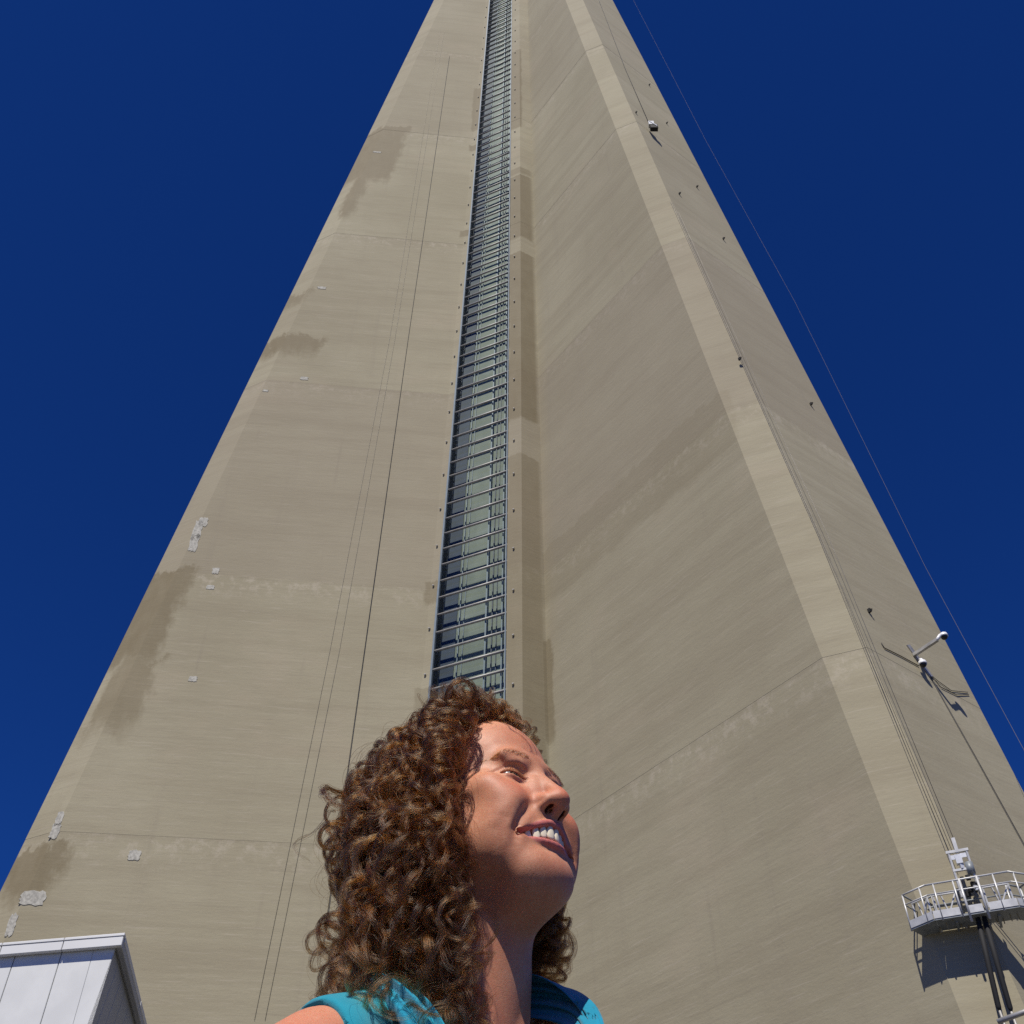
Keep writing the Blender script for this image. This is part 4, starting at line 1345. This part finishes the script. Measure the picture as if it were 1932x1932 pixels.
# arm goes straight out of the wall
best = None
for i in range(1, 400):
    q = arm0 + nx_ * (i * .01) 
    v = q - CAMP
    x_ = 966 + FPX * v.x / (v.y * math.cos(PITCH) + v.z * math.sin(PITCH))
    y_ = 966 - FPX * (-v.y * math.sin(PITCH) + v.z * math.cos(PITCH)) / (v.y * math.cos(PITCH) + v.z * math.sin(PITCH))
    e_ = abs(y_ - 1207) + abs(x_ - 1768)
    if best is None or e_ < best[0]: best = (e_, i * .01)
print('arm', best)
def cp(px, py, dist):      # a point on the pixel's ray at a given horizontal distance along the wall normal
    dd = ray(px, py); w0 = (arm0 - CAMP)
    k = (w0.dot(nx_) + dist) / dd.dot(nx_); return dd * k + CAMP
tip = cp(1768, 1207, .95)
GALV = simple('galvanised_steel', (.40, .39, .37), .5, .5, .15, 5)
WP = simple('white_camera_plastic', (.78, .78, .78), .35, 0, .04, 8)
o = MB().bar(arm0, tip, .11, .11).build('arm', GALV); inw(o, sc_)
o = MB().bar(end_pt(1713, 1217, .02), end_pt(1757, 1277, .02), .22, .05, up=tuple(nx_)).build('wall_plate', GALV); inw(o, sc_)
def dome(c, parent, s=1.0):
    o = MB().tube([c + Vector((0, 0, .13 * s)), c + Vector((0, 0, .09 * s)), c + Vector((0, 0, 0)), c + Vector((0, 0, -.03 * s))], [.07 * s, .12 * s, .14 * s, .135 * s], 16).build('housing', WP, None, True); inw(o, parent)
    o = MB().sphere(c + Vector((0, 0, -.03 * s)), .115 * s, 16, 10).build('dome', simple('smoked_dome', (.012, .012, .014), .12), None, True); inw(o, parent)
k1 = cp(1781, 1200, 1.0)
o = MB().tube([tip, tip + (k1 - tip) * .5 + Vector((0, 0, .10)), k1 + Vector((0, 0, .11))], .055, 10).build('neck', WP, None, True); inw(o, sc_)
dome(k1, sc_, 1.0)
k2 = cp(1741, 1252, .28)
sc2 = empty('security_camera', end_pt(1738, 1255, 0)); tag(sc2, 'white dome security camera close to the wall below the arm', 'camera')
o = MB().tube([end_pt(1735, 1245, .03), k2 + Vector((0, 0, .16)), k2 + Vector((0, 0, .1))], .055, 10).build('neck', WP, None, True); inw(o, sc2)
dome(k2, sc2, 1.0)
pts = [end_pt(*q, .025) for q in ((1663, 1213), (1668, 1222), (1700, 1238), (1733, 1256))]
line('camera_lead', pts, .017, CABLE, 'dark lead sagging from the wall eye to the lower camera', 'lead')
pts = [end_pt(*q, .025) for q in ((1752, 1270), (1770, 1285), (1795, 1303), (1826, 1306))]
line('camera_lead', pts, .012, CABLE, 'upper thin lead from the cameras to the right edge', 'lead')
pts = [end_pt(*q, .025) for q in ((1757, 1275), (1775, 1296), (1805, 1311), (1828, 1310))]
line('camera_lead', pts, .012, CABLE, 'lower thin lead from the cameras to the right edge', 'lead')
# ================================================================== hanging work platform at the lower right
# plan in wall coordinates of the right wing's chamfer: a along it (to the right), b out from it
def plat_origin(px, py):
    return chamfer_pt(px, py, .0)
PO = chamfer_pt(1800, 1752, .0)                       # on the chamfer, at deck level
zP = PO.z - CAM_H
P_c = plan(zP); C_, D_ = P_c[14], P_c[13]
ka = Vector((D_.x - C_.x, D_.y - C_.y, 0)).normalized()
kn = Vector((ka.y, -ka.x, 0))
if kn.y > 0: kn = -kn
CD = (Vector((D_.x, D_.y, 0)) - Vector((C_.x, C_.y, 0))).length
C0 = Vector((C_.x, C_.y, PO.z))
wl = -T_R + Vector((0, 0, 0)); wl = Vector((wl.x, wl.y, 0)).normalized()        # along the inner side face, away from the tip
wr = Vector((math.cos(R(36)), math.sin(R(36)), 0))                              # along the end face
def pw(a, b, h): return C0 + ka * a + kn * b + Vector((0, 0, h))
plat = empty('work_platform', pw(CD / 2, .6, 0))
tag(plat, 'silver railed work platform hanging on ropes at the lower right', 'platform')
ALU = simple('aluminium', (.52, .52, .51), .4, .2, .10, 5)
ALD = simple('dark_aluminium', (.24, .26, .27), .5, .15, .15, 5)  # darker aluminium for the deck, inner rails and some fittings
def pp(mb, name, m__, par=plat, smooth=False):
    o = mb.build(name, m__, None, smooth); inw(o, par); return o
AL, AR = .20, CD + .78                                # straight front run
front = [pw(AL, .80, 0), pw(AR, .80, 0)]
inner = [pw(AL + .1, .10, 0), pw(AR - .1, .10, 0)]
endL_o = front[0] - ka * .60 + kn * -.36; endL_i = inner[0] - ka * .40 + kn * -.32
endR_o = front[1] + ka * .62 + kn * -.50; endR_i = inner[1] + ka * .34 + kn * -.34
outer = [endL_o, front[0], front[1], endR_o]
innr = [endL_i, inner[0], inner[1], endR_i]
up = Vector((0, 0, 1))
def topx(q):
    v = q - CAMP; dep = v.y * math.cos(PITCH) + v.z * math.sin(PITCH)
    return round(966 + FPX * v.x / dep), round(966 - FPX * (-v.y * math.sin(PITCH) + v.z * math.cos(PITCH)) / dep)
print('platform px', [topx(q) for q in outer], 'want (1720,1755) (1761,1740) (1924,1708)', [topx(q + up * 1.12) for q in outer], 'want (1701,1692) (1741,1669) (1897,1634)')
# deck: three plates with a deep edge
for i in range(3):
    q = [outer[i], outer[i + 1], innr[i + 1], innr[i]]
    if i: q[0] = q[0] + (q[1] - q[0]) * .006; q[3] = q[3] + (q[2] - q[3]) * .006
    vs = [v - up * .05 for v in q] + [v for v in q]
    o = link('deck', mesh('deck', vs, [(3, 2, 1, 0), (4, 5, 6, 7), (0, 1, 5, 4), (1, 2, 6, 5), (2, 3, 7, 6), (3, 0, 4, 7)], ALD)); inw(o, plat)
# toe boards
n_ = [0, .30, .62, 1.0]
def lerp(a, b, t_): return a + (b - a) * t_
for (a, b) in ((outer[0], outer[1]), (outer[1], lerp(outer[1], outer[2], .33)), (lerp(outer[1], outer[2], .42), lerp(outer[1], outer[2], .60)), (lerp(outer[1], outer[2], .66), outer[2]), (outer[2], outer[3])):
    dd = (b - a).normalized() * .01
    pp(MB().bar(a + dd + up * .085, b - dd + up * .085, .03, .19), 'toe_board', ALU)
for (a, b) in zip(innr[:-1], innr[1:]):
    pp(MB().bar(a + up * .06, b + up * .06, .025, .12), 'toe_board', ALD)
pp(MB().bar(outer[0] + up * .06, innr[0] + up * .06, .025, .12), 'toe_board', ALD)
# rails
RH = .86
for h, r_ in ((RH, .024), (.60, .018)):
    for chain in (outer, innr):
        for a, b in zip(chain[:-1], chain[1:]):
            pp(MB().tube([a + up * h, b + up * h], r_, 8), 'handrail', ALU if chain is outer else ALD, smooth=True)
    for a, b in ((outer[0], innr[0]), (outer[3], innr[3])):
        pp(MB().tube([a + up * h, b + up * h], r_, 8), 'handrail', ALD, smooth=True)
def post(p, m__=ALU, top_=RH, r_=.022, low=-.08):
    pp(MB().tube([p + up * low, p + up * top_], r_, 8), 'post', m__, smooth=True)
for p in (outer[0], lerp(outer[0], outer[1], .75), lerp(outer[1], outer[2], .10), lerp(outer[1], outer[2], .34), lerp(outer[1], outer[2], .82), lerp(outer[2], outer[3], .2), outer[3], innr[0], innr[1], lerp(innr[1], innr[2], .33), lerp(innr[1], innr[2], .66), innr[2], innr[3]):
    post(p)
for t_ in (.42, .63):
    post(lerp(outer[1], outer[2], t_), ALU, RH + .02, .032, -.22)
# inner half-height frames with braces
for (a, b) in ((lerp(outer[0], outer[1], .3), lerp(outer[0], outer[1], .95)), (lerp(outer[1], outer[2], .06), lerp(outer[1], outer[2], .33)), (lerp(outer[1], outer[2], .66), lerp(outer[1], outer[2], .96))):
    a = a - kn * .12; b = b - kn * .12
    m1 = MB(); m1.bar(a + up * .10, a + up * .62, .04); m1.bar(b + up * .10, b + up * .62, .04); m1.bar(a + up * .62, b + up * .62, .05); m1.bar(lerp(a, b, .5) + up * .10, b + up * .60, .035); m1.bar(lerp(a, b, .5) + up * .10, lerp(a, b, .35) + up * .60, .03)
    pp(m1, 'brace_frame', ALU)
# hoist frame above
fa, fb = lerp(outer[1], outer[2], .40) - kn * .34, lerp(outer[1], outer[2], .62) - kn * .34
m1 = MB()
m1.bar(fa + up * .55, fa + up * 1.75, .05); m1.bar(fb + up * .55, fb + up * 1.75, .05); m1.bar(fa + up * 1.25 - ka * .02, fb + up * 1.25 + ka * .02, .06); m1.bar(fa + up * 1.75 - ka * .06, fb + up * 1.75 + ka * .06, .07)
pp(m1, 'hoist_frame', ALU)
mid = lerp(fa, fb, .5)
pp(MB().bar(mid + up * 1.70, mid + up * 2.12, .09, .05, up=tuple(kn)), 'hanger', ALU)
pp(MB().box(mid + up * 1.52 - ka * .02, (.16, .14, .24), Matrix.Rotation(R(-21), 3, 'Z')).box(mid + up * 1.34, (.09, .09, .14)), 'hoist_motor', LM_)
pp(MB().bar(fa + up * 1.60 + ka * .03, lerp(fa, fb, .36) + up * 1.60, .02, .12), 'sign_plate', LM_)
pp(MB().bar(lerp(fa, fb, .60) + up * 1.62, fb + up * 1.62 - ka * .03, .02, .12), 'sign_plate', LM_)
pp(MB().tube([mid + ka * .18 + up * 1.10, mid + ka * .18 + up * 1.40], .10, 14), 'cable_drum', ALD, smooth=True)
g_r = random.Random(3)
for i in range(9):
    m1 = MB(); m1.box(mid + ka * g_r.uniform(-.05, .30) - kn * g_r.uniform(-.1, .2) + up * g_r.uniform(.55, 1.05), (g_r.uniform(.06, .16), .1, g_r.uniform(.05, .14)), Matrix.Rotation(g_r.uniform(0, 3), 3, 'Z')); pp(m1, 'winch_part', BLK)
for i in range(5):
    m1 = MB(); m1.box(mid + ka * g_r.uniform(-.02, .28) + kn * .12 + up * g_r.uniform(.6, .95), (.08, .05, .08), Matrix.Rotation(g_r.uniform(0, 3), 3, 'Z')); pp(m1, 'control_box', LM_)
for i in range(2):
    s_ = lerp(outer[1], outer[2], .25 + .5 * i)
    pp(MB().bar(s_ - kn * .2 - up * .06, s_ - kn * .95 - up * .06, .06, .08), 'deck_bearer', ALD)
# dangling straps along the underside
for i in range(12):
    s_ = lerp(outer[1], outer[2], (i + .5) / 12) - kn * g_r.uniform(.1, .6) - up * .05
    pp(MB().tube([s_, s_ - up * g_r.uniform(.06, .22) + ka * g_r.uniform(-.03, .03)], .014, 5), 'strap', simple('strap_web', (.30, .24, .13), .8) if i == 0 else bpy.data.materials['strap_web'])
# mesh infill would be too fine to see; two black hoses hang below
for i, (pa, pb, w_) in enumerate((((1849, 1747), (1884, 1900), 'left'), ((1860, 1747), (1906, 1902), 'right'))):
    a = lerp(outer[1], outer[2], .50 + .075 * i) - kn * .25 - up * .06
    d_ = ray(*pb); k = None
    q = chamfer_pt(pb[0], pb[1], .45)
    b_ = a + (q - a) * 1.0
    o = MB().tube([a, lerp(a, b_, .5), b_, b_ - up * .1], [.06, .065, .06, .02], 12).build('rubber_hose', BLK, None, True)
    tag(o, w_ + ' of the two thick black hoses hanging under the platform', 'hose')
    line('hose_chain', [b_ - up * .08, b_ - up * 1.0 + ka * .03, b_ - up * 1.9], .03, GALV, 'grey chain below the %s black hose' % w_, 'chain')
bl = chamfer_pt(1890, 1925, .9); br2 = chamfer_pt(1945, 1905, .9)
o = MB().tube(extend(bl, br2, .15, 1.2), .06, 10).build('steel_beam', GALV, None, True); tag(o, 'grey steel tube under the hoses at the bottom right corner', 'tube')
